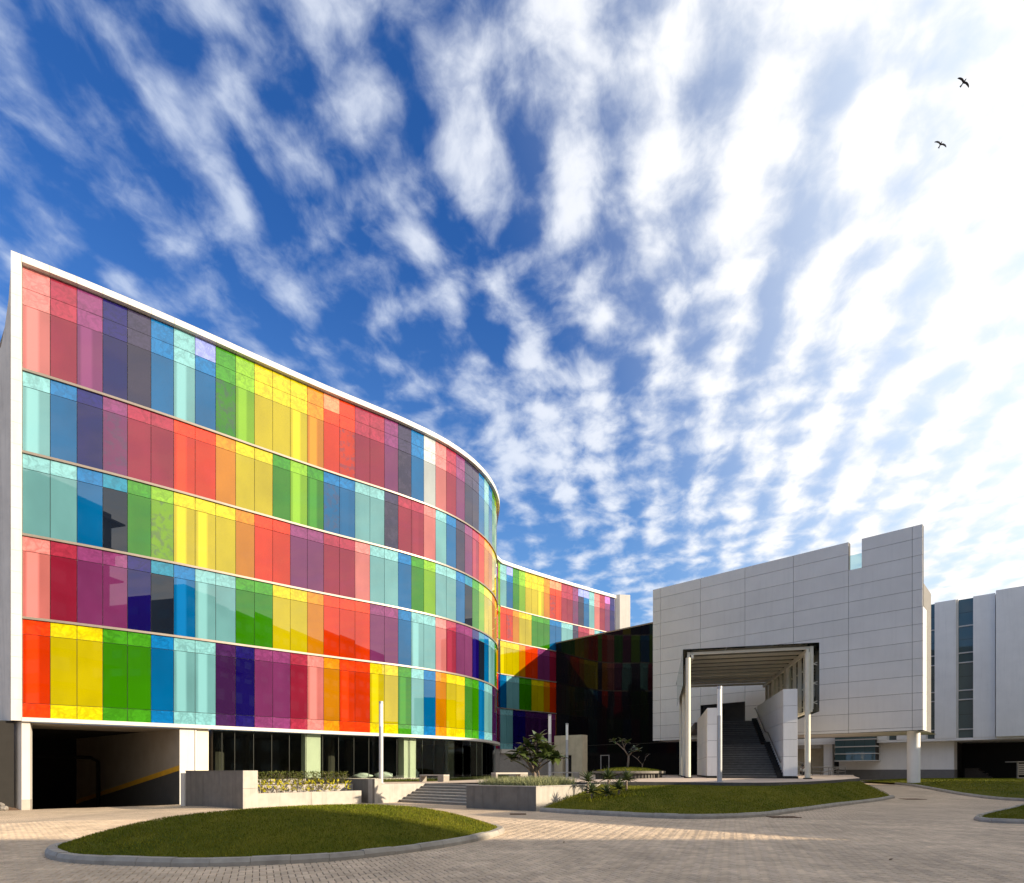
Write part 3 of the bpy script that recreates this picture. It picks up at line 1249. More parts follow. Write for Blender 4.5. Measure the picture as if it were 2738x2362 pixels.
# sill plinth and panes from pane 8.3 on
ts = [7.9, 8.35] + list(range(9, 34))
for a, b in zip(ts[:-1], ts[1:]):
    pa, pb = along(a, gl_in), along(b, gl_in)
    d = (pb - pa).normalized()
    mb = MB()
    mb.slab(pa, d, 0.012, (pb - pa).length - 0.012, 1.13, 3.86, -0.006, 0.006)
    mb.build('shop_pane', M['shopglass'], RB)
    mb = MB()
    mb.slab(pb, d, -0.010, 0.010, 1.13, 3.86, -0.07, -0.008)
    mb.build('mullion', M['mull'], RB)
    mb = MB()
    mb.slab(pa, d, 0.0, (pb - pa).length, 0.4, 1.13, -0.3, 0.06)
    mb.build('plinth_stone', M['stonelite'], RB)
# interior
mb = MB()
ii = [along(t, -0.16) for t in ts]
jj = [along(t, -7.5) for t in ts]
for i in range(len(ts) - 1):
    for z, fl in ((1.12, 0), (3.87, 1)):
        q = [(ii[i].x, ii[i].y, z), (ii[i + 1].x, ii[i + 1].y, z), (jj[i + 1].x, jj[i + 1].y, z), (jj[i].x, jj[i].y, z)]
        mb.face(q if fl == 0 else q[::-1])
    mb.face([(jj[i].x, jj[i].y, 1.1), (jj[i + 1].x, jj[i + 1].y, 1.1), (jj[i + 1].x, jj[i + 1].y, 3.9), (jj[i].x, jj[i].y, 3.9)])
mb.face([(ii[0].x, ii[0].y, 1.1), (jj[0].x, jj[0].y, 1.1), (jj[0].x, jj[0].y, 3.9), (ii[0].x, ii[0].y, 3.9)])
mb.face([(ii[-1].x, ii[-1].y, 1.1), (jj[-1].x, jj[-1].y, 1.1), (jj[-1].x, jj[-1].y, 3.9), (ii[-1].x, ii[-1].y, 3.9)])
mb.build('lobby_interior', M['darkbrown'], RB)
for u0, u1 in ((820, 861), (1085, 1117), (1226, 1253)):
    ta, tb = param_u(u0), param_u(u1)
    pa, pb = along(ta, -0.24), along(tb, -0.24)
    d = (pb - pa).normalized()
    mb = MB()
    mb.slab(pa, d, 0, (pb - pa).length, 1.12, 3.86, -0.75, 0.0)
    mb.build('column', M['cream'], RB)
for u0, dd in ((620, 3.0), (930, 3.2), (1150, 3.4), (720, 5.0), (1010, 5.0)):
    p = along(param_u(u0), -dd)
    mb = MB()
    mb.cyl(p.x, p.y, 1.1, 3.88, 0.32, 10)
    mb.build('column', M['darkbrown'], RB)
# white piers between garage and glass
tA, tB, tC, tD = param_u(480), param_u(519), param_u(525), param_u(558)
for a, b, m, n0 in ((tA, tB, 'white', 0.05), (tC, tD, 'cream', -0.02)):
    pa, pb = along(a, 0), along(b, 0)
    d = (pb - pa).normalized()
    mb = MB()
    mb.slab(pa, d, 0, (pb - pa).length, -0.3, 3.875, -0.6, n0)
    mb.build('pier', M[m], RB)
pa = along(tB + 0.06, 0.03)
mb = MB()
mb.cyl(pa.x, pa.y, 1.3, 3.86, 0.05, 10)
mb.build('drain_pipe', M['white'], RB)
# left pier
pa = along(0.0, 0)
d = gdir(0)
mb = MB()
mb.slab(pa, d, -0.02, 0.28, -0.5, 3.875, -0.7, 0.12)
mb.build('pier', M['white'], RB)
mb = MB()
mb.slab(pa, d, -0.024, 0.284, -0.5, 0.28, -0.7, 0.124)
mb.build('pier_base', M['stonelite'], RB)
# garage: right wall, dado, stripe, beam; near-black back, ceiling, floor paint the shade
wr = along(tA, -0.05)
wd = Vector((-0.80, 0.60)).normalized()          # into the building


def gwall(pts, name, mat, off=0.0):
    """polygon on the right garage wall; pts = (distance in, z)"""
    nrm = Vector((-wd.y, wd.x))
    mb = MB()
    f = [(wr.x + wd.x * t + nrm.x * off, wr.y + wd.y * t + nrm.y * off, z) for t, z in pts]
    b = [(p[0] - nrm.x * (0.3 + off), p[1] - nrm.y * (0.3 + off), p[2]) for p in f]
    mb.face(f[::-1])
    mb.face(b)
    for i in range(len(f)):
        j = (i + 1) % len(f)
        mb.face([f[i], f[j], b[j], b[i]])
    return mb.build(name, mat, RB)


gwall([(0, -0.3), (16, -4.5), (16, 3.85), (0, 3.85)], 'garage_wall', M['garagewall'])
gwall([(0.02, -0.35), (16, -4.6), (16, -0.70), (0.02, 1.62)], 'garage_dado', M['greydado'], 0.012)
gwall([(0.02, 1.62), (16, -0.70), (16, -0.42), (0.02, 1.90)], 'garage_stripe', M['yellow'], 0.02)
mb = MB()
k0, k1 = along(0, -0.26), along(6.9, -0.26)
kd = (k1 - k0).normalized()
mb.slab(k0, kd, -1.0, (k1 - k0).length, 3.80, 3.876, -3.6, 0.0)
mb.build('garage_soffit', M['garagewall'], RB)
mb = MB()
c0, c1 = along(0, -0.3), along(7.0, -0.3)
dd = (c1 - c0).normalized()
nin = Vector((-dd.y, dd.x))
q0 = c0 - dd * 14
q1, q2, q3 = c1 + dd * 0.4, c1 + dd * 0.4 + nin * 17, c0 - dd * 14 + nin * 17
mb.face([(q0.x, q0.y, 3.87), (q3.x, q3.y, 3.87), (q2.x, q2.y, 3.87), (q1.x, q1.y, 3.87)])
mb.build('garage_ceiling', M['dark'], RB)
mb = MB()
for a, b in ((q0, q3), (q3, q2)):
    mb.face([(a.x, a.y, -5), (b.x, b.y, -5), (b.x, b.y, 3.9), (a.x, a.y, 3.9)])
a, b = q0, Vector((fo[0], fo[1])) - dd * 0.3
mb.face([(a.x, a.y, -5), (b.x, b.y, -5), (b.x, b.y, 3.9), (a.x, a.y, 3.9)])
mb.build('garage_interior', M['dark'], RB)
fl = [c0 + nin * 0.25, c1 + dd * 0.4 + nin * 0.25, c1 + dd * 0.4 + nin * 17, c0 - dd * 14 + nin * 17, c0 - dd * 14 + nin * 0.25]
o = cdt_sheet('garage_floor', [tuple(p) for p in fl], lambda x, y: hgt(x, y) + 0.02, 0.8, M['dark'])  # near-black sheet over the ramp, standing in for deep shade
del o['kind']
o.parent = RB
o.location = -ORG[RB.name]
pp = wr + wd * 11.0 + Vector((-wd.y, wd.x)) * 0.25
mb = MB()
mb.tube([(pp.x, pp.y, -2.5), (pp.x, pp.y, 2.2), (pp.x - 0.4, pp.y - 0.1, 2.45), (pp.x - 4.5, pp.y - 1.6, 2.6)], 0.11, 8)
mb.build('pipe', M['dark'], RB)

# ================================================================== BLACK GLASS BUILDING
DB0 = Vector((5.43, 70.0))
DBd = Vector((0.705, -0.709)).normalized()
DB = thing('black_glass_building', 'sloping looking black mirror glass block between the rainbow wing and the grey entrance', 'building', (10, 66, 1))
zrow = [1.05, 4.6, 8.8, 13.0, 17.25]
for i in range(19):
    for r in range(4):
        t0, t1 = i * 1.2, (i + 1) * 1.2
        z0, z1 = zrow[r], zrow[r + 1]
        mb = MB()
        a = rnd.gauss(0, 0.0015)
        nx, ny = DBd.y, -DBd.x
        g = 0.008

        def p(t, z, m):
            m2 = m + a * (t - t0 - 0.6)
            return (DB0.x + DBd.x * t + nx * m2, DB0.y + DBd.y * t + ny * m2, z)
        mb.hexa([p(t0 + g, z0 + g, 0.03), p(t1 - g, z0 + g, 0.03), p(t1 - g, z0 + g, 0), p(t0 + g, z0 + g, 0)],
                [p(t0 + g, z1 - g, 0.03), p(t1 - g, z1 - g, 0.03), p(t1 - g, z1 - g, 0), p(t0 + g, z1 - g, 0)])
        mb.build('glass_pane', M['black'], DB)
mb = MB()
mb.slab(DB0, DBd, -0.2, 22.9, 1.0, 17.28, -9, -0.004)
mb.build('core', M['dark'], DB)
mb = MB()
mb.slab(DB0, DBd, -0.2, 22.9, 17.28, 17.42, -9, 0.08)
mb.build('coping', M['rail'], DB)
# white door frame on the black wall
kx = 7.37
fm = MB()
fm.slab(DB0, DBd, kx - 0.60, kx - 0.52, 1.1, 3.42, 0.032, 0.10)
fm.slab(DB0, DBd, kx + 0.52, kx + 0.60, 1.1, 3.42, 0.032, 0.10)
fm.slab(DB0, DBd, kx - 0.52, kx + 0.52, 3.34, 3.42, 0.032, 0.10)
fm.build('door_frame', M['polemetal'], DB)
mb = MB()
mb.slab(DB0, DBd, 0, 22, 4.55, 4.62, 0.032, 0.06)
mb.build('floor_trim', M['mull'], DB)

# ================================================================== GREY ENTRANCE BUILDING
GL = Vector((13.4, 54.0))
GD = Vector((0.726, -0.688)).normalized()
GLEN = 20.95
GT = 18.8
EB = thing('entrance_building', 'grey panelled entrance block raised on columns with a notch in its roofline', 'building', (21, 47, 1))
tj = [0.0, 0.80, 4.74, 8.68, 12.52, 16.40, 20.35, GLEN]
zj = [4.45, 4.67] + [GT - 0.93 - 1.2 * i for i in range(10, -1, -1)] + [GT]
NT0, NT1, NZ = 16.40, 17.25, GT - 2.13
OPT0, OPT1, OPZ0, OPZ1 = 4.74, 8.68, 5.10, 7.45
for i in range(len(tj) - 1):
    for r in range(len(zj) - 1):
        t0, t1, z0, z1 = tj[i], tj[i + 1], zj[r], zj[r + 1]
        if i == 5 and z0 > NZ - 0.05:
            t0 = NT1
        if i == 2 and z1 > OPZ0 and z0 < OPZ1:
            if z0 >= OPZ0 - 0.5 and z1 <= OPZ1:
                continue
            if z0 < OPZ1 < z1:
                z0 = OPZ1
            else:
                continue
        g = 0.012
        mb = MB()
        mb.slab(GL, GD, t0 + g, t1 - g, z0 + g, z1 - g, 0.0, 0.05)
        mb.build('cladding_panel', M['acp'], EB)
mb = MB()
mb.slab(GL, GD, 0.01, NT0, OPZ1, GT - 0.01, -0.5, -0.002)
mb.slab(GL, GD, NT1, GLEN - 0.01, NZ, GT - 0.01, -0.5, -0.002)
mb.slab(GL, GD, NT0, NT1, OPZ1, NZ, -0.5, -0.002)
mb.slab(GL, GD, NT1, GLEN - 0.01, OPZ1, NZ, -0.5, -0.002)
mb.slab(GL, GD, 0.01, OPT0, 4.46, OPZ1, -0.5, -0.002)
mb.slab(GL, GD, OPT1, GLEN - 0.01, 4.46, OPZ1, -0.5, -0.002)
mb.build('wall_core', M['joint'], EB)
# side wall (sunlit return) in panels, lower than the front screen
GB_ = Vector((0.688, 0.726)).normalized()
E1 = GL + GD * GLEN
for r in range(len(zj) - 1):
    if zj[r] > 13.0:
        break
    for a, b in ((0.0, 1.4),):
        mb = MB()
        mb.slab(E1, GB_, a + 0.012, b - 0.012, zj[r] + 0.012, zj[r + 1] - 0.012, -0.05, 0.03)
        mb.build('side_panel', M['whitepanel'], EB)
mb = MB()
mb.slab(E1, GB_, 0.05, 1.38, 4.46, 13.3, -0.4, -0.052)
mb.build('side_wall', M['joint'], EB)
# volume behind, its soffit and roof
mb = MB()
c = [GL + GD * 0.3, GL + GD * OPT0, GL + GD * OPT0 + GB_ * 5, GL + GD * OPT1 + GB_ * 5, GL + GD * OPT1, GL + GD * (GLEN - 0.4),
     GL + GD * (GLEN - 0.4) + GB_ * 7, GL + GD * 3.0 + GB_ * 7]
c2 = [p + GB_ * 0.5 for p in c[:2]] + c[2:4] + [p + GB_ * 0.5 for p in c[4:6]] + c[6:]
mb.prism([(p.x, p.y) for p in c2], 4.5, 15.6)
mb.build('body', M['greybase'], EB)
oc = GL + GD * OPT0 + GB_ * 0.5
# opening floor and back wall; added lime panel stands in for glimpsed coloured glass
mb = MB()
mb.slab(GL + GB_ * 4.4, GD, OPT0 + 2.4, OPT0 + 3.5, 5.42, 6.9, 0, 0.05)
o = mb.build('inner_panel', M['vision'], EB)
o.color = (*PAL['L'], 1)
mb = MB()
mb.slab(GL, GD, OPT0, OPT1, 5.05, 5.36, -4.6, 0.05)
mb.build('threshold', M['darkstep'], EB)
# notch balustrade
mb = MB()
mb.slab(GL, GD, NT0 + 0.03, NT1 - 0.03, NZ + 0.02, NZ + 1.15, -0.22, -0.19)
mb.build('balustrade', M['notchglass'], EB)
# round column at the right, base on its lawn
mb = MB()
cx_, cy_ = X(2443, 41.2), 41.2
mb.cyl(cx_, cy_, 0.4, 4.48, 0.40, 32)
smooth_by_angle(mb.build('round_column', M['whitepanel'], EB))
mb = MB()
pL = GL + GD * 4.2 + GB_ * 1.2
mb.slab(pL, GD, 0, 0.9, 1.0, 4.48, -0.6, 0)
mb.build('pier', M['whitepanel'], EB)
mb = MB()
q = [GL + GD * 0.02, GL + GD * (GLEN - 0.02), GL + GD * (GLEN - 0.02) + GB_ * 7, GL + GD * 0.02 + GB_ * 3]
mb.face([(p.x, p.y, 4.47) for p in q][::-1])
mb.build('soffit', M['acp'], EB)

# ================================================================== ENTRANCE STAIRS AND CANOPY
AX = Vector((0.249, 0.968)).normalized()      # up the stairs
FD = Vector((0.968, -0.249)).normalized()     # across, to the right
WR = Vector((15.75, 33.0))                    # inner front corner of the right stair wall
ST = thing('entrance_staircase', 'long flight of dark steps between white panelled side walls under the glass canopy', 'staircase', (14, 36, 1))
zb = 1.16
rise, tread = 0.153, 0.30
SW = 3.45
sl = WR - FD * SW
zc, s = zb, 0.15
nstep = 27
for k in range(nstep):
    dep = 1.45 if k == 13 else tread
    zt = zc + rise
    mb = MB()
    p = sl + AX * s
    mb.slab(p, FD, 0.03, SW - 0.32, zc - 0.6 if k else zc - 0.3, zt, -dep - 0.03, 0)
    mb.build('step', M['darkstep'], ST)
    mb = MB()
    mb.slab(p, FD, 0.032, SW - 0.322, zt - 0.035, zt + 0.006, -0.25, 0.028)
    mb.build('tread', M['steptread'], ST)
    # stepped black skirting along the right wall
    mb = MB()
    mb.slab(p, FD, SW - 0.318, SW - 0.003, zc - 0.35, zt + 0.20, -dep + 0.002, 0.0)
    mb.build('skirting', M['dark'], ST)
    zc = zt
    s += dep
TOPS, TOPZ = s, zc
p = sl + AX * TOPS
mb = MB()
mb.slab(p, FD, -0.9, SW + 0.9, TOPZ - 0.5, TOPZ, -8.5, 0.0)
mb.build('landing', M['darkstep'], ST)


def stair_wall(f0, f1, ztop, leng, name):
    """panelled wall between lateral offsets f0..f1 from WR along FD"""
    hts = [zb + 0.14]
    z = ztop
    tops = []
    while z - 0.98 > zb + 0.5:
        tops.append((z - 0.98, z))
        z -= 0.98
    tops.append((zb + 0.14, z))
    o0 = WR + FD * f0
    w = f1 - f0
    for z0, z1 in tops:
        mb = MB()
        mb.slab(o0, FD, 0.006, w - 0.006, z0 + 0.008, z1 - 0.008, -0.05, 0.0)
        mb.build('front_panel', M['whitepanel'], ST)
        nseg = 4
        for k in range(nseg):
            a, b = leng / nseg * k, leng / nseg * (k + 1)
            for side, off in ((0, 0.0), (1, w)):
                mb = MB()
                if side == 0:
                    mb.slab(o0, AX, a + (0.0 if k else 0.004) + 0.004, b - 0.006, z0 + 0.008, z1 - 0.008, -0.0, 0.04)
                    # slab normal of AX points to +FD; left face sits at off 0 -> extrude inside
                else:
                    mb.slab(o0 + FD * (w - 0.04), AX, a + 0.008, b - 0.006, z0 + 0.008, z1 - 0.008, 0.0, 0.04)
                mb.build('side_panel', M['whitepanel'], ST)
    mb = MB()
    mb.slab(o0 + FD * 0.042, AX, 0.052, leng, zb - 0.2, ztop - 0.012, 0.0, w - 0.084)
    mb.build(name, M['joint'], ST)
    mb = MB()
    mb.slab(o0, FD, -0.03, w + 0.03, zb - 0.3, zb + 0.13, -leng, 0.03)
    mb.build('plinth', M['dark'], ST)


stair_wall(0.0, 0.76, 6.36, 9.0, 'wall_core')
stair_wall(-SW - 0.74, -SW + 0.02, 5.38, 9.0, 'wall_core')
# handrail on the right wall
hr = MB()
q = WR - FD * 0.10
zs0 = zb + 0.95
half = 13 * tread


def hp(s_, z_):
    return (q.x + AX.x * s_, q.y + AX.y * s_, z_)


hr.tube([hp(0.3, zs0), hp(0.3 + half, zs0 + 13 * rise), hp(1.35 + half, zs0 + 14 * rise), hp(1.4 + 2 * half, zs0 + 27 * rise),
         hp(1.8 + 2 * half, zs0 + 27 * rise)], 0.035, 8)
hr.build('handrail', M['steel'], ST)

CN = thing('glass_canopy', 'dark glass canopy on cream steel posts over the entrance stairs', 'canopy', (14, 38, 1))
CR = Vector((17.3, 32.0))
CLW = 7.36
CLf = CR - FD * CLW
CZ = 8.84
NB = 10
CLEN = 14.2
bay = CLEN / NB
for k in range(NB + 1):
    s_ = 0.35 + (CLEN - 0.4) * k / NB
    mb = MB()
    p0 = CLf + AX * s_
    mb.slab(p0, FD, 0.30, CLW - 0.30, CZ - 0.30, CZ - 0.14, -0.05, 0.05)
    mb.build('beam', M['creamsteel'], CN)
for k in range(NB):
    a, b = CLEN * k / NB, CLEN * (k + 1) / NB
    for h in range(3):
        w0, w1 = CLW * h / 3, CLW * (h + 1) / 3
        mb = MB()
        p0 = CLf + AX * a
        mb.slab(p0, FD, w0 + 0.01, w1 - 0.01, CZ - 0.025, CZ, -(b - a) + 0.01, -0.01 + 0.0)
        mb.build('roof_panel', M['canopyglass'], CN)
    # side glass: right skirt deep, left skirt shallow
    mb = MB()
    mb.slab(CR, AX, a + 0.01, b - 0.01, 4.95, CZ - 0.03, -0.02, 0.0)
    mb.build('side_panel', M['canopyglass'], CN)
    if k < 8:
        mb = MB()
        mb.slab(CLf, AX, a + 0.01, b - 0.01, 6.72, CZ - 0.03, 0.0, 0.02)
        mb.build('side_panel', M['canopyglass'], CN)
for k in range(NB + 1):
    s_ = 0.30 + (CLEN - 0.4) * k / NB
    mb = MB()
    mb.slab(CR - FD * 0.34, AX, s_ - 0.06, s_ + 0.06, 5.12, CZ - 0.14, -0.10, 0.10)
    mb.build('mullion', M['creamsteel'], CN)
    if k < 8:
        mb = MB()
        mb.slab(CLf + FD * 0.34, AX, s_ - 0.05, s_ + 0.05, 6.9, CZ - 0.14, -0.08, 0.08)
        mb.build('mullion', M['creamsteel'], CN)
# spider fittings holding the glass
sf = MB()
for k in range(NB + 1):
    s_ = 0.30 + (CLEN - 0.4) * k / NB
    for z_ in (5.5, 6.6, 7.7):
        c = CR - FD * 0.15 + AX * s_
        sf.tube([(c.x - FD.x * 0.1, c.y - FD.y * 0.1, z_), (c.x + FD.x * 0.12, c.y + FD.y * 0.12, z_ + 0.08)], 0.025, 5)
        sf.tube([(c.x - FD.x * 0.1, c.y - FD.y * 0.1, z_), (c.x + FD.x * 0.12, c.y + FD.y * 0.12, z_ - 0.08)], 0.025, 5)
sf.build('fitting', M['creamsteel'], CN)
for lat in (0.55, CLW - 0.55):
    mb = MB()
    mb.slab(CLf + FD * lat, AX, 0.2, CLEN, CZ - 0.52, CZ - 0.30, -0.07, 0.07)
    mb.build('edge_beam', M['creamsteel'], CN)
mb = MB()
mb.slab(CR - FD * 0.34, AX, 0.24, CLEN, 4.98, 5.12, -0.06, 0.06)
mb.build('lower_rail', M['creamsteel'], CN)
mb = MB()
mb.slab(CLf + FD * 0.34, AX, 0.24, 11.0, 6.76, 6.9, -0.05, 0.05)
mb.build('lower_rail', M['creamsteel'], CN)
for base in (Vector((16.85, 32.4)), Vector((10.5, 33.9))):
    for k in range(3):
        p = base + AX * (5.0 * k)
        mb = MB()
        mb.cyl(p.x, p.y, zp(p.x, p.y) - 0.05, CZ - 0.5, 0.15, 20)
        smooth_by_angle(mb.build('post', M['creamsteel'], CN))
        mb = MB()
        mb.cyl(p.x, p.y, zp(p.x, p.y) - 0.05, zp(p.x, p.y) + 0.06, 0.24, 16)
        mb.build('post_base', M['dark'], CN)

# ================================================================== WHITE BUILDING, RIGHT
WB0 = Vector((44.3, 60.0))
WBd = Vector((0.73, -0.69)).normalized()
WB = thing('white_building', 'white plastered building with tall vertical glass strips at the right edge', 'building', (42, 64, 0.6))


def wt(u):
    a = (u - 1369) / F
    return (60 * a - 44.3) / (WBd.x - WBd.y * a)


ZB, ZT = 5.0, 19.3
piers = [(-16.0, wt(2300)), (wt(2309), wt(2371)), (wt(2397), wt(2474)), (wt(2499), wt(2556)), (wt(2602), wt(2661)), (wt(2663.5), 40.0)]
for i, (a, b) in enumerate(piers):
    mb = MB()
    n1 = 0.0 if i < 5 else 0.35
    mb.slab(WB0, WBd, a, b, ZB, ZT + (0.15 if i == 5 else 0), -1.0, n1)
    mb.build('wall', M['plaster'], WB)
zm = [ZB + 0.03, 5.9, 8.95, 9.9, 12.75, 13.75, 16.5, ZT - 0.05]
for (a, b) in ((piers[1][1], piers[2][0]), (piers[2][1], piers[3][0]), (piers[3][1], piers[4][0])):
    mb = MB()
    mb.slab(WB0, WBd, a, b, ZB, ZT - 0.02, -0.95, -0.46)
    WN = mb.build('strip_window', M['dark'], WB)
    for z0, z1 in zip(zm[:-1], zm[1:]):
        zz = [z0, z1] if z1 - z0 < 1.5 else [z0, (z0 + z1) / 2, z1]
        for y0, y1 in zip(zz[:-1], zz[1:]):
            mb = MB()
            mb.slab(WB0, WBd, a + 0.18, b - 0.02, y0 + 0.015, y1 - 0.015, -0.45, -0.40)
            mb.build('pane', M['tealglass'], WN)
    for z in zm[1:-1]:
        mb = MB()
        mb.slab(WB0, WBd, a + 0.02, b - 0.004, z - 0.06, z + 0.06, -0.40, -0.30)
        mb.build('transom', M['white'], WN)
    mb = MB()
    mb.slab(WB0, WBd, a + 0.01, a + 0.18, ZB, ZT, -0.7, -0.15)
    mb.build('jamb', M['white'], WN)
mb = MB()
mb.slab(WB0, WBd, -16, 40, ZB - 0.25, ZB - 0.004, -9, -0.05)
mb.build('slab', M['plaster'], WB)
mb = MB()
mb.slab(WB0, WBd, -16, 40, ZB, ZT - 0.3, -9, -1.01)
mb.build('body', M['plaster'], WB)
te = wt(2547)
mb = MB()
mb.slab(WB0, WBd, wt(2236), te, 0.2, ZB - 0.26, -4.0, -1.2)
mb.build('lower_wall', M['plaster'], WB)
mb = MB()
mb.slab(WB0, WBd, wt(2236) - 0.02, te + 0.02, 0.0, 1.75, -4.0, -1.17)
mb.build('base_band', M['greybase'], WB)
mb = MB()
mb.slab(WB0, WBd, te, 40, 0.0, ZB - 0.26, -9.0, -8.6)
mb.slab(WB0, WBd, te - 0.3, te, 0.0, ZB - 0.26, -8.6, -4.0)
mb.build('undercroft_wall', M['dark'], WB)
for k in range(5):
    mb = MB()
    mb.slab(WB0, WBd, te + 1.4 + 0.35 * k, te + 1.75 + 0.35 * k, 0.3, 1.9 - 0.28 * k, -6.5, -4.5)
    mb.build('undercroft_step', M['darkbrown'], WB)
mb = MB()
mb.slab(WB0, WBd, te + 0.6, te + 1.4, 0.3, 1.9, -6.5, -4.5)
mb.build('undercroft_landing', M['darkbrown'], WB)
# porch at its left: bright fascia, cream recess, pier, door
pt0, pt1 = wt(2110), wt(2198)
mb = MB()
mb.slab(WB0, WBd, pt0 - 3, pt1 - 0.4, 4.35, 4.75, -4, -0.9)
mb.build('porch_fascia', M['white'], WB)
mb = MB()
mb.slab(WB0, WBd, pt0 - 3, pt1, 0.5, 4.34, -4.0, -2.2)
mb.build('porch_wall', M['creamwall'], WB)
mb = MB()
mb.slab(WB0, WBd, pt1 + 0.01, wt(2222), 0.5, 4.75, -3.9, -0.6)
mb.build('porch_pier', M['plaster'], WB)
mb = MB()
mb.slab(WB0, WBd, wt(2222), wt(2236), 0.6, 3.2, -3.5, -1.3)
mb.build('door', M['dark'], WB)
# bay window with white rails
BW = MB()
b0, b1 = wt(2238), wt(2345)
zw = [2.75, 3.55, 4.35, 5.15, 5.95]
mb = MB()
mb.slab(WB0, WBd, b0 + 0.05, b1 - 0.02, zw[0] + 0.06, zw[-1], -1.1, 0.80)
BY = mb.build('bay_window', M['dark'], WB)
for z0, z1 in zip(zw[:-1], zw[1:]):
    n = 4
    for k in range(n):
        a, b = b0 + (b1 - b0) * k / n, b0 + (b1 - b0) * (k + 1) / n
        mb = MB()
        mb.slab(WB0, WBd, a + 0.01, b - 0.01, z0 + 0.05, z1 - 0.05, 0.85, 0.9)
        mb.build('pane', M['tealglass'], BY)
    pl = WB0 + WBd * b0 + Vector((WBd.y, -WBd.x)) * 0.9
    dl = Vector((-WBd.y, WBd.x))
    mb = MB()
    mb.slab(pl, -dl, -1.9, -0.02, z0 + 0.05, z1 - 0.05, -0.03, 0.0)
    mb.build('pane', M['tealglass'], BY)
for z in zw:
    mb = MB()
    mb.slab(WB0, WBd, b0 - 0.05, b1 + 0.15, z - 0.05, z + 0.05, -1.15, 0.97)
    mb.build('rail', M['white'], BY)

# ================================================================== OFF-FRAME BLOCKS (added to shade the court and darken the glass reflections)


def block(name, label, poly, h, mat, nfl):
    cx = sum(p[0] for p in poly) / len(poly)
    cy = sum(p[1] for p in poly) / len(poly)
    root = thing(name, label, 'building', (cx, cy, 0))
    mb = MB()
    mb.prism(poly, -0.3, h)
    mb.build('wall', mat, root)
    for fl in range(nfl):
        z0 = 1.2 + fl * (h - 1.0) / nfl
        for i in range(len(poly)):
            a, b = Vector(poly[i]), Vector(poly[(i + 1) % len(poly)])
            d = b - a
            ln = d.length
            d.normalize()
            n = int(ln / 4)
            if n < 1:
                continue
            mb = MB()
            for k in range(n):
                mb.slab(a, d, (k + 0.2) * ln / n, (k + 0.8) * ln / n, z0, z0 + 1.6, 0.005, 0.05)
            mb.build('window_band', M['tealglass'], root)
    return root


block('shade_block', 'unseen plain block added behind the camera to shade the foreground', [(22, -34), (72, -34), (72, -1.3), (22, -1.3)], 15.0, M['office'], 4)  # unseen block sized so its shadow edge crosses the foreground
A_, B_ = Vector((30.8, 5.7)), Vector((22.1, 13.0))
dd_ = Vector((0.67, 0.74)) * 32
block('shade_wing', 'unseen low wing added right of the court to shade it', [tuple(B_), tuple(A_), tuple(A_ + dd_), tuple(B_ + dd_)], 8.0, M['office'], 2)  # unseen wing, placed and kept low to shape the court's shade

tb = block('reflection_tower', 'unseen tower added behind the camera to darken the glass reflections', [(3, -34), (17, -34), (17, -17), (3, -17)], 36.0, M['office'], 9)  # added so the coloured glass mirrors a dark skyline
for k in range(9):
    mb = MB()
    mb.box(1.6, 18.2, -35.2, -16.0, 3.6 + 3.9 * k, 3.8 + 3.9 * k)
    mb.build('balcony_slab', M['office'], tb)

ab = block('reflection_block', 'unseen wide block added far behind the camera to darken the glass reflections', [(50, -62), (112, -62), (112, -26.5), (50, -26.5)], 36.0, M['office'], 9)  # unseen block, added to darken reflections in the lower glass rows
for k in range(9):
    for xx, ww in ((49.0, 22.0), (84.0, 24.0)):
        mb = MB()
        mb.box(xx, xx + ww, -28.0, -25.4, 3.6 + 3.9 * k, 3.8 + 3.9 * k)
        mb.build('balcony_slab', M['office'], ab)
mb = MB()
mb.box(64, 76, -50, -34, 36.0, 39.5)
mb.box(92, 99, -50, -34, 36.0, 38.0)
mb.build('roof_house', M['office'], ab)

# ================================================================== WALLS, PLANTERS, STEPS
# ramp wall
rw0, rw1 = Vector((-15.7, 27.35)), Vector((-11.3, 23.85))
rwd = (rw1 - rw0).normalized()
RW = thing('ramp_wall', 'tall grey granite retaining wall between garage ramp and flower bed', 'wall', (-13.5, 25.6, 0))
Lw = (rw1 - rw0).length
for k in range(3):
    mb = MB()
    mb.slab(rw0, rwd, Lw * k / 3 + 0.004, Lw * (k + 1) / 3 - 0.004, -0.3, 1.58, -0.55, 0.0)
    mb.build('stone_slab', M['stone'], RW)
for z0, z1 in ((-0.3, 0.86), (0.87, 1.62)):
    mb = MB()
    mb.slab(rw0, rwd, Lw, Lw + 0.06, z0, z1, -0.62, 0.01)
    mb.build('end_slab', M['stonelite'], RW)
mb = MB()
mb.slab(rw0, rwd, 0, Lw, 1.58, 1.62, -0.6, 0.02)
mb.build('cap', M['stone'], RW)
mb = MB()
mb.slab(rw0, rwd, -0.45, -0.02, -0.2, 1.5, -0.4, 0.05)
mb.build('white_post', M['white'], RW)

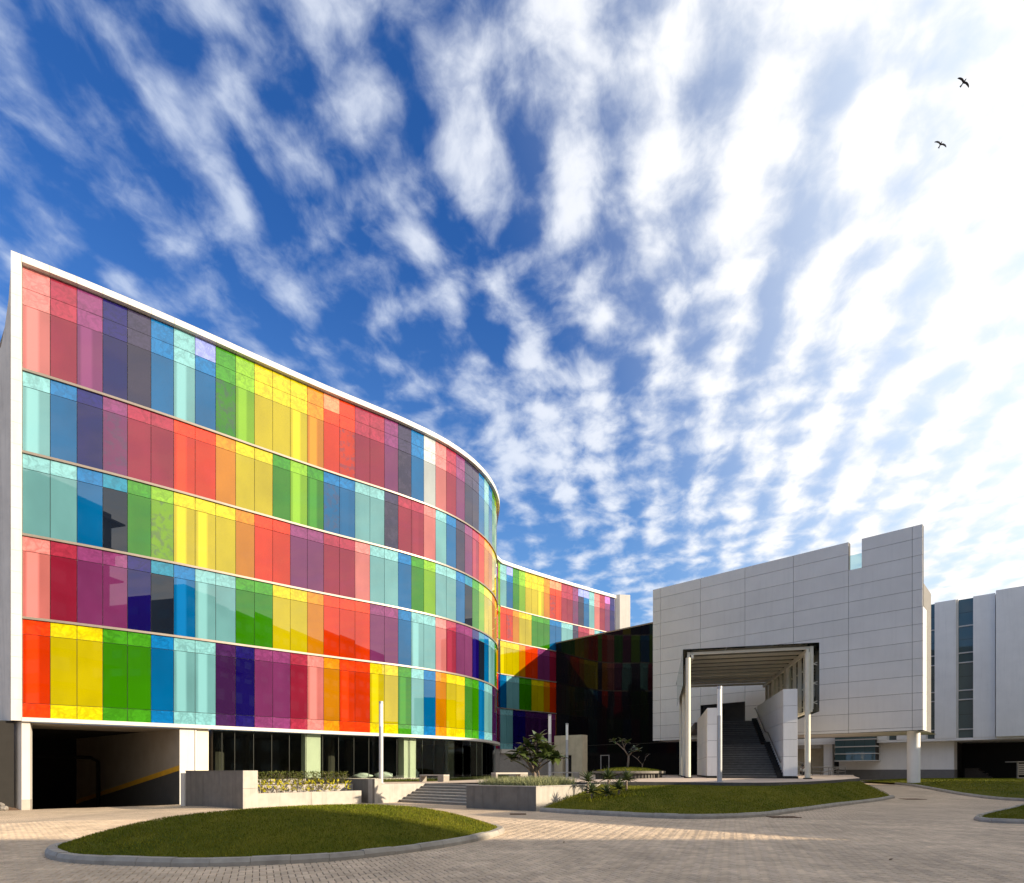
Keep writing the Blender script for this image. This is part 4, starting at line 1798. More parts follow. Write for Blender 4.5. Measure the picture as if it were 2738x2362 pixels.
# flower bed: front wall, second tier, end wall
pr = Vector((0.70, 0.715)).normalized()
f0 = Vector((-11.0, 24.25))
FB = thing('flower_bed', 'tiered granite flower bed along the rainbow building beside the steps', 'planter', (-9, 27, 0))
Lf = 5.15
for k in range(2):
    mb = MB()
    mb.slab(f0, pr, Lf * k / 2 + 0.004, Lf * (k + 1) / 2 - 0.004, -0.3, 0.64, -0.25, 0.0)
    mb.build('front_slab', M['stonelite'], FB)
mb = MB()
mb.slab(f0, pr, 0.26, Lf - 0.02, -0.2, 0.58, -1.45, -0.252)
mb.build('soil', M['soil'], FB)
mb = MB()
mb.slab(f0, pr, 0.1, Lf + 0.4, -0.2, 0.95, -1.75, -1.46)
mb.build('tier_wall', M['stonelite'], FB)
mb = MB()
mb.slab(f0, pr, 0.1, Lf + 0.5, -0.2, 0.91, -5.2, -1.752)
mb.build('soil', M['soil'], FB)
# end wall + stair side wall
TW = thing('terrace_wall', 'low granite wall with stepped side beside the garden steps', 'wall', (-6.8, 28.2, 0))
tw = Vector((-6.78, 28.0))
bd = Vector((0.74, -0.67)).normalized()
mb = MB()
mb.slab(tw - bd * 6.8, bd, 0, 6.8, -0.3, 1.20, -0.3, 0.0)
mb.build('end_wall', M['stone'], TW)
mb = MB()
mb.slab(tw, sr_.normalized(), 0.01, 0.42, -0.3, 1.21, -0.5, 0.02)
mb.build('post', M['stonelite'], TW)
mb = MB()
mb.slab(tw, sr_.normalized(), 0.42, 4.2, -0.3, 0.94, -0.5, 0.0)
mb.build('side_wall', M['stonelite'], TW)

GS = thing('garden_steps', 'seven wide granite steps rising from the paving to the plaza', 'steps', (-3, 28.5, 0))
for k in range(7):
    p = S0 + sr_ * (0.30 * k)
    w = 6.43
    mb = MB()
    mb.slab(p, sd_, -0.0, w, -0.2, 0.134 * (k + 1) - 0.035, -0.5 if k < 6 else -0.31, 0.0)
    mb.build('riser', M['steps'], GS)
    mb = MB()
    mb.slab(p, sd_, -0.0, w, 0.134 * (k + 1) - 0.035, 0.134 * (k + 1), -0.32, 0.03)
    mb.build('tread', M['stonelite'], GS)

# square planter in the middle
PB = thing('planter_box', 'square granite planter with pale grass and a plumeria in the middle of the court', 'planter', (1, 25.3, 0))
pc = Vector((0.95, 22.5))
pl_ = Vector((-0.81, 0.58)).normalized()
prr = Vector((0.655, 0.755)).normalized()
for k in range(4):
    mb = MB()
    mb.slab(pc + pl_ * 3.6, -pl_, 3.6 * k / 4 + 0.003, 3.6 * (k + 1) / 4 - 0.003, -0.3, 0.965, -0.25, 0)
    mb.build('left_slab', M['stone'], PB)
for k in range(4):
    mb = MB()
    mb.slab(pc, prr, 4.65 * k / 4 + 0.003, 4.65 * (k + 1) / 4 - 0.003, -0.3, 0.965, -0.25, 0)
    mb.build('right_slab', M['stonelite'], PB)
mb = MB()
mb.slab(pc + pl_ * 3.62, -pl_, 0, 3.64, 0.966, 1.0, -0.3, 0.02)
mb.slab(pc, prr, 0.31, 4.7, 0.966, 1.0, -0.3, 0.02)
mb.build('cap', M['stonelite'], PB)
qq = [pc + pl_ * 0.2 + prr * 0.25, pc + prr * 4.6 + pl_ * 0.2, pc + prr * 4.6 + pl_ * 3.5, pc + prr * 0.25 + pl_ * 3.5]
mb = MB()
mb.prism([(p.x, p.y) for p in qq], 0.2, 0.96)
mb.build('soil', M['soil'], PB)


def z_pb(x, y):
    return 0.97


reg = [tuple(p) for p in [pc + pl_ * 0.35 + prr * 0.35, pc + prr * 3.4 + pl_ * 0.35, pc + prr * 4.0 + pl_ * 3.3, pc + prr * 0.4 + pl_ * 3.3]]
pts = scatter(reg, z_pb, 650, 11)
blades('planter_grass', pts, 0.38, 0.026, M['grass2'], None, 1.3, 'pale tufted grass filling the square planter', 'grass')

# round planter
RP = thing('round_planter', 'low round stone planter with ribbed sides in front of the black glass', 'planter', (7.37, 36, 1.1))
mb = MB()
mb.cyl(7.37, 36, 1.46, 1.60, 2.28, 48)
mb.build('rim', M['stone'], RP)
mb = MB()
mb.cyl(7.37, 36, 0.9, 1.459, 2.02, 48)
mb.build('drum', M['darkstep'], RP)
mb0 = MB()
mb0.slab(Vector((0, 0)), Vector((1, 0)), -0.05, 0.05, 0.95, 1.455, 0, 0.05)
proto = None
for k in range(60):
    a = 2 * math.pi * k / 60
    if proto is None:
        me = bpy.data.meshes.new('rib')
        me.from_pydata(mb0.v, [], mb0.f)
        me.materials.append(M['darkstep'])
        proto = me
    o = bpy.data.objects.new('rib', proto)
    o.location = (2.02 * math.cos(a), 2.02 * math.sin(a), -1.1)
    o.rotation_euler = (0, 0, a + math.pi / 2)
    COL.objects.link(o)
    o.parent = RP
mb = MB()
nr = 10
ring0 = len(mb.v)
for i in range(nr + 1):
    rr = 2.1 * i / nr
    for k in range(32):
        a = 2 * math.pi * k / 32
        mb.v.append((7.37 + rr * math.cos(a), 36 + rr * math.sin(a), 1.605 + 0.22 * (1 - (rr / 2.1) ** 2)))
for i in range(nr):
    for k in range(32):
        j = (k + 1) % 32
        mb.f.append([i * 32 + k, i * 32 + j, (i + 1) * 32 + j, (i + 1) * 32 + k][::-1])
mb.build('turf', M['turf'], RP, True)
circ = [(7.37 + 2.0 * math.cos(a), 36 + 2.0 * math.sin(a)) for a in np.linspace(0, 2 * math.pi, 24)[:-1]]
blades('grass', scatter(circ, lambda x, y: 1.6 + 0.22 * (1 - ((x - 7.37) ** 2 + (y - 36) ** 2) / 4.41), 260, 9), 0.06, 0.03, M['grass'], None, 0.8)

# cream free-standing wall with a doorway
CW = thing('cream_wall', 'freestanding cream wall slab with a dark doorway in front of black glass', 'wall', (5, 50, 1.1))
c0 = Vector((3.80, 51.0))
c1 = Vector((6.10, 49.3))
cd = (c1 - c0).normalized()
cl = (c1 - c0).length
mb = MB()
d0, d1 = cl * 0.30, cl * 0.62
mb.slab(c0, cd, 0, d0, 1.0, 4.75, -0.9, 0)
mb.slab(c0, cd, d1, cl, 1.0, 4.75, -0.9, 0)
mb.slab(c0, cd, d0, d1, 3.0, 4.75, -0.9, 0)
mb.build('wall', M['creamwall'], CW)
mb = MB()
mb.slab(c0, cd, d0, d1, 1.0, 3.0, -0.6, -0.5)
mb.build('door', M['dark'], CW)

# ================================================================== BENCHES


def make_bench(L_, D_=0.5, H_=0.45):
    root = thing('stone_bench', 'x', 'bench', (0, 0, 0), 'granite benches on the plaza')
    mb = MB()
    n = 7
    mb.box(-L_ / 2, L_ / 2, -D_ / 2, D_ / 2, H_ - 0.09, H_)
    mb.build('seat', M['stonelite'], root)
    for s in (-1, 1):
        mb = MB()
        x0, x1 = sorted((s * L_ / 2, s * (L_ / 2 - 0.12 if s < 0 else L_ / 2 - 0.5)))
        mb.box(x0 + 0.002, x1 - 0.002, -D_ / 2 + 0.003, D_ / 2 - 0.003, -0.1, H_ - 0.092)
        mb.build('leg', M['steps'], root)
    return root


b = make_bench(2.1)
specs = [(X(1161, 35), 35.0, -38, 'granite bench nearest the shop glass, above the garden steps'),
         (X(1363, 31.5), 31.5, 33, 'granite bench just behind the square planter with the plumeria'),
         (X(1512, 43), 43.0, -10, 'granite bench in front of the cream wall')]
for i, (bx, by, ang, lab) in enumerate(specs):
    o = b if i == 0 else copy_tree(b)
    o.location = (bx, by, zp(bx, by))
    o.rotation_euler = (0, 0, R(ang))
    o['label'] = lab

# ================================================================== LAMP POSTS


def make_pole():
    root = thing('lamp_post', 'x', 'lamp post', (0, 0, 0), 'slim column lamps on the plaza')
    mb = MB()
    mb.cyl(0, 0, -0.1, 3.12, 0.115, 24)
    smooth_by_angle(mb.build('pole', M['polemetal'], root))
    mb = MB()
    mb.cyl(0, 0, 3.12, 4.38, 0.108, 24)
    smooth_by_angle(mb.build('lamp_tube', M['lampwhite'], root))
    mb = MB()
    mb.cyl(0, 0, 4.38, 4.50, 0.118, 24)
    smooth_by_angle(mb.build('cap', M['polemetal'], root))
    mb = MB()
    mb.cyl(0, 0, -0.1, 0.03, 0.21, 20)
    mb.build('base_plate', M['polemetal'], root)
    return root


pole = make_pole()
for i, (u, Y_, lab) in enumerate([(1019, 31.2, 'leftmost column lamp, in front of the rainbow building by the flower bed'),
                                  (1470, 40.0, 'column lamp behind the plumeria of the square planter'),
                                  (1516, 52.0, 'farthest and smallest column lamp, before the cream wall'),
                                  (1924, 26.7, 'nearest column lamp, before the foot of the entrance stairs')]):
    o = pole if i == 0 else copy_tree(pole)
    x_ = X(u, Y_)
    if i == 2:
        x_, Y_ = X(1516, 47.5), 47.5
    o.location = (x_, Y_, zp(x_, Y_))
    o['label'] = lab

# ================================================================== PLANTS


def leaf_mesh(name, ln, w, mat, fold=0.25, droop=0.35, seg=5, base=0.25):
    """long leaf along +X, folded along its rib"""
    V, Fc = [], []
    for i in range(seg + 1):
        t = i / seg
        ww = w * (base * (1 - t) + math.sin(math.pi * min(1, t ** 0.7)) * (1 - base * 0.3)) * 0.5
        if i == seg:
            ww = w * 0.02
        x = ln * t
        z = ln * (0.12 * t - droop * t * t)
        V += [(x, -ww, z + ww * fold * 2), (x, 0, z), (x, ww, z + ww * fold * 2)]
    for i in range(seg):
        for c in range(2):
            a = i * 3 + c
            Fc.append([a, a + 3, a + 4, a + 1])
    me = bpy.data.meshes.new(name)
    me.from_pydata(V, [], Fc)
    me.materials.append(mat)
    me.polygons.foreach_set('use_smooth', [True] * len(Fc))
    return me


PLUM = leaf_mesh('leaf', 0.40, 0.19, M['leaf'], 0.12, 0.25, 5, 0.15)
SPIK = leaf_mesh('leaf', 0.50, 0.05, M['agave'], 0.4, 0.22, 5, 0.9)


def put_leaf(me, parent, loc, yaw, pitch, sc, roll=0.0):
    o = bpy.data.objects.new('leaf', me)
    o.location = loc
    o.rotation_euler = Euler((roll, -pitch, yaw), 'XYZ')
    o.scale = (sc, sc, sc)
    COL.objects.link(o)
    o.parent = parent
    return o


def plumeria(name, label, loc, trunk, tips, nleaf, lsc, seed):
    """trunk: list of (points, r0, r1) in local coords; tips: leaf rosettes"""
    root = thing(name, label, 'tree', loc)
    r = random.Random(seed)
    mb = MB()
    for pts, r0, r1 in trunk:
        n = len(pts)
        q = [(loc[0] + p[0], loc[1] + p[1], loc[2] + p[2]) for p in pts]
        mb.tube(q, [r0 + (r1 - r0) * i / (n - 1) for i in range(n)], 8)
    mb.build('trunk', M['bark'], root, True)
    for tx, ty, tz, k in tips:
        for j in range(int(nleaf * k)):
            yaw = j * 2.4 + r.uniform(-0.3, 0.3)
            pit = r.choice((0.75, 0.45, 0.15, -0.1, -0.35)) + r.uniform(-0.15, 0.15)
            put_leaf(PLUM, root, (tx, ty, tz + r.uniform(-0.05, 0.05)), yaw, pit, lsc * r.uniform(0.7, 1.15), r.uniform(-0.3, 0.3))
    return root


p1x, p1y = X(1428, 25.3), 25.3
tips1 = [(0.15, 0.0, 2.05, 1.0), (-0.25, 0.1, 1.72, 1), (-0.70, -0.1, 1.45, 1), (-0.95, 0.05, 1.15, 1), (-0.45, -0.2, 1.30, 1), (0.35, 0.1, 1.65, 1),
         (0.70, -0.05, 1.50, 1.1), (0.95, 0.0, 1.25, 1.2), (0.45, -0.2, 1.20, 1), (0.05, 0.2, 1.50, 1), (-0.15, -0.25, 1.05, 0.7), (0.30, 0.25, 1.95, 0.8)]
tr1 = [([(0, 0, -0.1), (0.02, 0, 0.45), (0.0, 0.02, 0.60)], 0.10, 0.085)]
for i, (tx, ty, tz, k) in enumerate(tips1):
    mx = (tx * 0.45, ty * 0.4, 0.62 + (tz - 0.62) * 0.5)
    tr1.append(([(0.0, 0.0, 0.52), mx, (tx, ty, tz)], 0.05, 0.022))
tr1.append(([(0.32, 0.05, -0.1), (0.20, 0.0, 0.55), (0.1, 0, 0.9)], 0.035, 0.03))
plumeria('plumeria_tree', 'leafy plumeria tree with dark glossy leaves in the square planter', (p1x, p1y, 0.96), tr1, tips1, 17, 1.45, 4)
p2x, p2y = 7.37, 36.0
tips2 = [(-0.95, 0, 1.72, 1), (-0.40, 0.1, 1.78, 1), (-0.10, -0.1, 1.62, 0.8), (0.40, 0, 1.30, 1), (0.62, 0.1, 1.12, 0.9), (0.25, -0.15, 1.05, 0.7)]
tr2 = [([(-0.05, 0, -0.1), (0.0, 0, 0.45), (0.02, 0, 0.78)], 0.075, 0.06),
       ([(0.02, 0, 0.75), (-0.25, 0, 1.15), (-0.62, 0, 1.50), (-0.95, 0, 1.72)], 0.05, 0.025),
       ([(-0.22, 0, 1.12), (-0.30, 0.05, 1.45), (-0.40, 0.1, 1.76)], 0.04, 0.02),
       ([(-0.30, 0, 1.3), (-0.12, -0.1, 1.60)], 0.03, 0.02),
       ([(0.02, 0, 0.75), (0.25, 0, 1.05), (0.40, 0, 1.30)], 0.045, 0.02), ([(0.2, 0, 1.0), (0.62, 0.1, 1.12)], 0.03, 0.018)]
plumeria('plumeria_tree', 'slender plumeria with sparse leaf tufts in the round planter', (p2x, p2y, 1.78), tr2, tips2, 11, 1.0, 6)
plumeria('bare_sapling', 'small nearly bare sapling beside the slender plumeria in the round planter', (p2x + 0.86, p2y - 0.1, 1.74),
         [([(0, 0, -0.1), (0.0, 0, 0.25), (0.18, 0, 0.6), (0.25, 0, 0.95)], 0.045, 0.015), ([(0.0, 0, 0.25), (-0.3, 0, 0.6), (-0.62, 0, 0.85)], 0.03, 0.012),
          ([(0.2, 0, 0.7), (0.45, 0.05, 0.95)], 0.02, 0.01), ([(-0.3, 0, .6), (-.2, 0, .8)], 0.015, 0.01)],
         [(0.25, 0, 0.95, 0.2), (0.45, 0.05, 0.95, 0.2)], 8, 0.4, 8)


def spiky(loc, label, n, sc, seed, stem=0.0):
    root = thing('dracaena_plant', label, 'plant', loc, 'spiky plants by the planter corner')
    r = random.Random(seed)
    if stem:
        mb = MB()
        mb.cyl(loc[0], loc[1], loc[2] - 0.1, loc[2] + stem, 0.05, 7)
        mb.build('stem', M['bark'], root)
    for j in range(n):
        t = j / n
        put_leaf(SPIK, root, (0, 0, stem + 0.02 + 0.06 * t), j * 2.4, 1.35 - 1.5 * (1 - t) + r.uniform(-.12, .12), sc * r.uniform(0.8, 1.15), 0)
    return root


for i, (u, Y_, st, sc, lab) in enumerate([(1571, 24.3, 0.50, 1.0, 'tall spiky plant at the far left against the planter wall'),
                                          (1582, 23.0, 0.20, 1.0, 'low spiky plant at the front below the planter wall'),
                                          (1627, 24.6, 0.50, 1.1, 'tall bushy spiky plant in the middle of the clump'),
                                          (1655, 23.4, 0.22, 1.0, 'low spiky plant in the middle right of the clump'),
                                          (1675, 24.7, 0.42, 1.05, 'spiky plant at the right end of the clump'),
                                          (1622, 23.0, 0.12, 0.95, 'smallest spiky plant low in the shade of the clump')]):
    x_ = X(u, Y_)
    spiky((x_, Y_, z_l2(x_, Y_)), lab, 42, sc, 20 + i, st)


def bush(name, label, cat, loc, h, w, n, mat, group, seed, leaf=0.07, up=0.6):
    root = thing(name, label, cat, loc, group)
    r = random.Random(seed)
    st = MB()
    fo_ = MB()
    for k in range(5):
        a = r.uniform(0, 6.28)
        ex = (loc[0] + math.cos(a) * w * 0.4, loc[1] + math.sin(a) * w * 0.4, loc[2] + h * r.uniform(0.7, 1.0))
        st.tube([(loc[0], loc[1], loc[2] - 0.05), ex], [0.012, 0.005], 5)
    for k in range(n):
        a = r.uniform(0, 6.28)
        t = r.uniform(0.15, 1.0)
        rr = w * 0.5 * math.sqrt(r.random()) * (0.5 + 0.5 * t)
        p = Vector((loc[0] + math.cos(a) * rr, loc[1] + math.sin(a) * rr, loc[2] + h * t))
        d = Vector((math.cos(a) * r.uniform(.2, 1), math.sin(a) * r.uniform(.2, 1), r.uniform(-0.2, 1) * up)).normalized()
        sd = d.cross(Vector((r.gauss(0, .4), r.gauss(0, .4), 1))).normalized()
        ll = leaf * r.uniform(0.7, 1.4)
        fo_.face([p, p + d * ll * 0.5 + sd * ll * 0.22, p + d * ll, p + d * ll * 0.5 - sd * ll * 0.22])
    st.build('stem', M['bark'], root)
    fo_.build('foliage', mat, root)
    return root


nr0 = Vector((pr.y, -pr.x))
for k in range(13):
    s_ = 0.62 + k * 0.33
    p = f0 + pr * s_ - nr0 * (0.70 + 0.12 * (k % 2))
    if k == 12:
        p = f0 + pr * 4.75 - nr0 * 0.8
    words = ['leftmost', 'second from left', 'third from left', 'fourth from left', 'fifth from left', 'sixth from left', 'seventh from left',
             'sixth from right', 'fifth from right', 'fourth from right', 'third from right', 'second from right', 'rightmost'][k]
    bush('golden_shrub', words + ' of the golden leaved shrubs along the low bed wall', 'shrub', (p.x, p.y, 0.57), 0.48 + 0.10 * ((k * 7) % 3) / 2, 0.30, 30,
         M['gold'], 'golden shrubs in the flower bed', 40 + k, 0.17, 1.3)
for k in range(13):
    s_ = 0.30 + k * 0.42
    p = f0 + pr * s_ - nr0 * (2.15 + 0.25 * (k % 2))
    words = ['leftmost', 'second from left', 'third from left', 'fourth from left', 'fifth from left', 'sixth from left', 'seventh from left',
             'sixth from right', 'fifth from right', 'fourth from right', 'third from right', 'second from right', 'rightmost'][k]
    bush('dark_shrub', words + ' of the dark green shrubs on the upper tier by the glass', 'shrub', (p.x, p.y, 0.90), 0.66, 0.66, 300,
         M['shrub'], 'dark shrubs on the upper tier', 70 + k, 0.085, 0.9)
# ground cover along the foot of the shop glass
r = random.Random(31)
gp = []
for _ in range(5200):
    t = r.uniform(16.5, 32.5)
    p = along(t, r.uniform(0.15, 1.1))
    gp.append((p.x, p.y, zp(p.x, p.y)))
blades('ground_cover', gp, 0.20, 0.05, M['shrub'], None, 1.2, 'low dark ground cover along the foot of the shop glass', 'ground cover')
strip = [tuple(along(t, 0.1)) for t in np.arange(15, 33, 1.0)] + [tuple(along(t, 2.6)) for t in np.arange(32, 14, -1.0)]
sp_ = cdt_sheet('lawn', strip, lambda x, y: zp(x, y) + 0.03, 1.5, M['turf'])
gold_edge = []
for _ in range(130):
    t = r.uniform(0, 1)
    q = Vector((X(1560, 22.4), 22.4)).lerp(Vector((X(1700, 23.2), 23.2)), t) + Vector((r.gauss(0, .15), r.gauss(0, .15)))
    gold_edge.append((q.x, q.y, z_l2(q.x, q.y)))
blades('golden_edging', gold_edge, 0.16, 0.04, M['gold'], None, 1.0, 'low golden edging plants at the foot of the spiky clump', 'ground cover')

# ================================================================== RAILING, PERSON, CRATE, SMALL THINGS
RL = thing('ramp_railing', 'steel tube railing in front of the white porch under the grey block', 'railing', (31, 55, 1))


def rail_run(x0, x1, y_, zb_, z0, z1):
    mb = MB()
    mb.tube([(x0, y_, z0), (x1, y_, z1)], 0.04, 8)
    mb.build('handrail', M['steel'], RL)
    mb = MB()
    mb.tube([(x0, y_, z0 - 0.4), (x1, y_, z1 - 0.4)], 0.022, 6)
    mb.build('mid_rail', M['steel'], RL)
    n = max(2, int(abs(x1 - x0) / 0.75))
    for k in range(n + 1):
        t = k / n
        mb = MB()
        xx = x0 + (x1 - x0) * t
        mb.tube([(xx, y_, zb_), (xx, y_, z0 + (z1 - z0) * t)], 0.03, 6)
        mb.build('post', M['steel'], RL)


Yr_ = 54.0
rail_run(X(2172, Yr_), X(2260, Yr_), Yr_, 0.95, Z(2052, Yr_), Z(2052, Yr_))
rail_run(X(2198, Yr_ - 1.2), X(2242, Yr_ - 1.2), Yr_ - 1.2, 0.95, Z(2066, Yr_ - 1.2), Z(2055, Yr_ - 1.2))
rail_run(X(2128, Yr_), X(2162, Yr_), Yr_, 0.95, Z(2053, Yr_), Z(2053, Yr_))
rail_run(X(2128, Yr_ + 2), X(2162, Yr_ + 2), Yr_ + 2, 0.95, Z(2036, Yr_ + 2), Z(2046, Yr_ + 2))


def person():
    px_, py_ = X(2146, 56.6), 56.6
    z0 = 0.92
    root = thing('person', 'person with dark hair in a white shirt sitting behind the steel railing', 'person', (px_, py_, z0))

    def skin_obj(name, verts, edges, radii, mat):
        me = bpy.data.meshes.new(name)
        me.from_pydata(verts, edges, [])
        o = bpy.data.objects.new(name, me)
        COL.objects.link(o)
        bpy.context.view_layer.objects.active = o
        md = o.modifiers.new('skin', 'SKIN')
        if not me.skin_vertices:
            bpy.ops.object.select_all(action='DESELECT')
        for i, rr in enumerate(radii):
            me.skin_vertices[0].data[i].radius = (rr, rr)
        me.skin_vertices[0].data[0].use_root = True
        sb = o.modifiers.new('sub', 'SUBSURF')
        sb.levels = 2
        sb.render_levels = 2
        me.materials.append(mat)
        o.parent = root
        return o
    # seated on the porch step: pelvis, spine, neck, head, arms, legs
    v = [(0, 0, .46), (0, .03, .72), (0, .02, .92), (0, 0, 1.03), (0, -.03, 1.13), (0, -.04, 1.22),
         (-.19, .02, .90), (-.25, -.08, .66), (-.14, -.30, .56), (.19, .02, .90), (.25, -.08, .66), (.14, -.30, .56),
         (-.10, -.05, .46), (-.13, -.45, .50), (-.13, -.48, .06), (-.13, -.62, .04), (.10, -.05, .46), (.13, -.45, .50), (.13, -.48, .06), (.13, -.62, .04)]
    e = [(0, 1), (1, 2), (2, 3), (3, 4), (4, 5), (2, 6), (6, 7), (7, 8), (2, 9), (9, 10), (10, 11), (0, 12), (12, 13), (13, 14), (14, 15), (0, 16), (16, 17), (17, 18), (18, 19)]
    ra = [.15, .14, .13, .06, .095, .08, .06, .045, .04, .06, .045, .04, .09, .07, .05, .04, .09, .07, .05, .04]
    skin_obj('body', v, e, ra, M['skin'])
    sv = [(0, 0, .48), (0, .03, .72), (0, .02, .93), (-.19, .02, .91), (-.25, -.07, .68), (.19, .02, .91), (.25, -.07, .68)]
    skin_obj('shirt', sv, [(0, 1), (1, 2), (2, 3), (3, 4), (2, 5), (5, 6)], [.175, .165, .15, .085, .065, .085, .065], M['shirt'])
    tv = [(0, 0, .46), (-.10, -.06, .46), (-.13, -.45, .50), (-.13, -.48, .14), (.10, -.06, .46), (.13, -.45, .50), (.13, -.48, .14)]
    skin_obj('trousers', tv, [(0, 1), (1, 2), (2, 3), (0, 4), (4, 5), (5, 6)], [.17, .11, .085, .065, .11, .085, .065], M['trouser'])
    bm = bmesh.new()
    bmesh.ops.create_uvsphere(bm, u_segments=16, v_segments=10, radius=0.118)
    for vv in bm.verts:
        vv.co.y = vv.co.y * 1.1 + 0.0
        vv.co += Vector((0, 0.0, 1.21))
    bmesh.ops.delete(bm, geom=[vv for vv in bm.verts if vv.co.z < 1.17 and vv.co.y < 0.02], context='VERTS')
    me = bpy.data.meshes.new('hair')
    bm.to_mesh(me)
    bm.free()
    me.materials.append(M['hair'])
    o = bpy.data.objects.new('hair', me)
    COL.objects.link(o)
    o.parent = root
    # step the person sits on
    st = thing('porch_step', 'low concrete seat step behind the steel railing', 'step', (px_, py_ + 0.25, z0))
    mb = MB()
    mb.box(px_ - 0.9, px_ + 0.9, py_ - 0.18, py_ + 0.5, z0 - 0.1, z0 + 0.36)
    mb.build('seat', M['plaster'], st)


person()

# slatted crate at the right edge
CT = thing('wooden_crate', 'tall slatted wooden crate at the far right in the dark undercroft', 'crate', (X(2740, 50), 50, 0.6))
cxx, cyy = X(2722, 50), 50.0
zg = hgt(cxx, cyy) + 0.15
for k in range(9):
    if k == 2:
        continue
    mb = MB()
    mb.box(cxx, cxx + 2.2, cyy, cyy + 0.06, zg + 0.17 * k, zg + 0.17 * k + 0.12)
    mb.build('slat', M['crate'], CT)
for xx in (cxx + 0.02, cxx + 1.05, cxx + 2.08):
    mb = MB()
    mb.box(xx, xx + 0.1, cyy + 0.061, cyy + 0.16, zg - 0.1, zg + 1.62)
    mb.build('post', M['crate'], CT)
mb = MB()
mb.box(cxx - 0.1, cxx + 2.3, cyy - 0.1, cyy + 1.2, zg + 1.62, zg + 1.7)
mb.build('top_board', M['crate'], CT)


# birds
def bird(name, label, u, v_, Y_, span, roll, yaw):
    c = Vector((X(u, Y_), Y_, Z(v_, Y_)))
    root = thing(name, label, 'bird', c, 'birds in the bright sky')
    root.rotation_euler = Euler((yaw, roll, 0.0), 'XYZ')
    h = span / 2
    m0 = MB()
    m0.tube([(c.x, c.y - h * .30, c.z), (c.x, c.y - h * .2, c.z), (c.x, c.y, c.z), (c.x, c.y + h * .28, c.z), (c.x, c.y + h * .36, c.z)],
            [h * .03, h * .07, h * .10, h * .065, h * .02], 8)
    m0.build('body', M['bird'], root, True)
    for s in (-1, 1):
        mb = MB()
        prof = [(0.04, .10, -.12, .0), (.35, .17, -.06, .08), (.7, .12, -.09, .10), (.92, .02, -.12, .06), (1.0, -.07, -.12, .02)]
        top, bot = [], []
        for t, f_, b_, z_ in prof:
            top += [(c.x + s * t * h, c.y + f_ * h, c.z + z_ * h + .012 * h), (c.x + s * t * h, c.y + b_ * h, c.z + z_ * h + .006 * h)]
            bot += [(c.x + s * t * h, c.y + f_ * h, c.z + z_ * h - .012 * h), (c.x + s * t * h, c.y + b_ * h, c.z + z_ * h - .006 * h)]
        for q_, fl in ((top, s > 0), (bot, s < 0)):
            for i in range(len(prof) - 1):
                f = [q_[2 * i], q_[2 * i + 1], q_[2 * i + 3], q_[2 * i + 2]]
                mb.face(f[::-1] if fl else f)
        mb.build('wing', M['bird'], root)
    mb = MB()
    mb.hexa([(c.x - .06 * h, c.y - .22 * h, c.z - .01), (c.x - .12 * h, c.y - .50 * h, c.z - .01), (c.x + .12 * h, c.y - .50 * h, c.z - .01), (c.x + .06 * h, c.y - .22 * h, c.z - .01)],
            [(c.x - .06 * h, c.y - .22 * h, c.z + .01), (c.x - .12 * h, c.y - .50 * h, c.z + .01), (c.x + .12 * h, c.y - .50 * h, c.z + .01), (c.x + .06 * h, c.y - .22 * h, c.z + .01)])
    mb.build('tail', M['bird'], root)


bird('kite_bird', 'larger soaring black bird at the upper right', 2577, 220, 62, 1.6, R(40), R(132))
bird('kite_bird', 'smaller soaring black bird below the first', 2515, 386, 70, 1.6, R(24), R(112))

# hose loop, drain covers, rubble
mb = MB()
hx, hy = X(1093, 16.4), 16.5
mb.tube([(hx - 0.25 + 0.5 * t, hy + 0.1 * t, 0.34 + 0.12 * math.sin(math.pi * t)) for t in np.linspace(0, 1, 12)], 0.014, 6)
mb.tube([(hx + 0.25 + 0.05 * t, hy + 0.1 + 0.5 * t, 0.34 - 0.2 * t) for t in np.linspace(0, 1, 4)], 0.014, 6)
tag(mb.build('garden_hose', M['hose']), 'brown garden hose loop standing up behind the round lawn', 'hose')
for i, (u, v_, wx, wy, lab) in enumerate([(2095, 2186, 0.9, 0.5, 'rusty drain cover by the kerb bend of the middle lawn'),
                                          (2440, 2139, 1.0, 0.7, 'rusty drain cover near the right tip of the middle lawn'),
                                          (1385, 2178, 0.5, 0.45, 'rusty drain cover in front of the square planter')]):
    Y_ = F * EYE / (v_ - HOR)
    x_ = X(u, Y_)
    zz = hgt(x_, Y_) + 0.006
    root = thing('drain_cover', lab, 'drain cover', (x_, Y_, zz), 'rusty drain covers in the paving')
    mb = MB()
    for k in range(7):
        xx = x_ - wx / 2 + wx * k / 6
        mb.box(xx - 0.03, xx + 0.03, Y_ - wy / 2 + 0.05, Y_ + wy / 2 - 0.05, zz, zz + 0.014)
    mb.build('bars', M['rust'], root)
    mb = MB()
    mb.box(x_ - wx / 2 - .05, x_ + wx / 2 + .05, Y_ - wy / 2, Y_ - wy / 2 + 0.045, zz, zz + 0.018)
    mb.box(x_ - wx / 2 - .05, x_ + wx / 2 + .05, Y_ + wy / 2 - 0.045, Y_ + wy / 2, zz, zz + 0.018)
    mb.build('frame', M['rust'], root)
hp_ = thing('soil_heap', 'small heap of rubble soil at the foot of the far left wall', 'heap', (-23.75, 26.0, -0.2))
mb = MB()
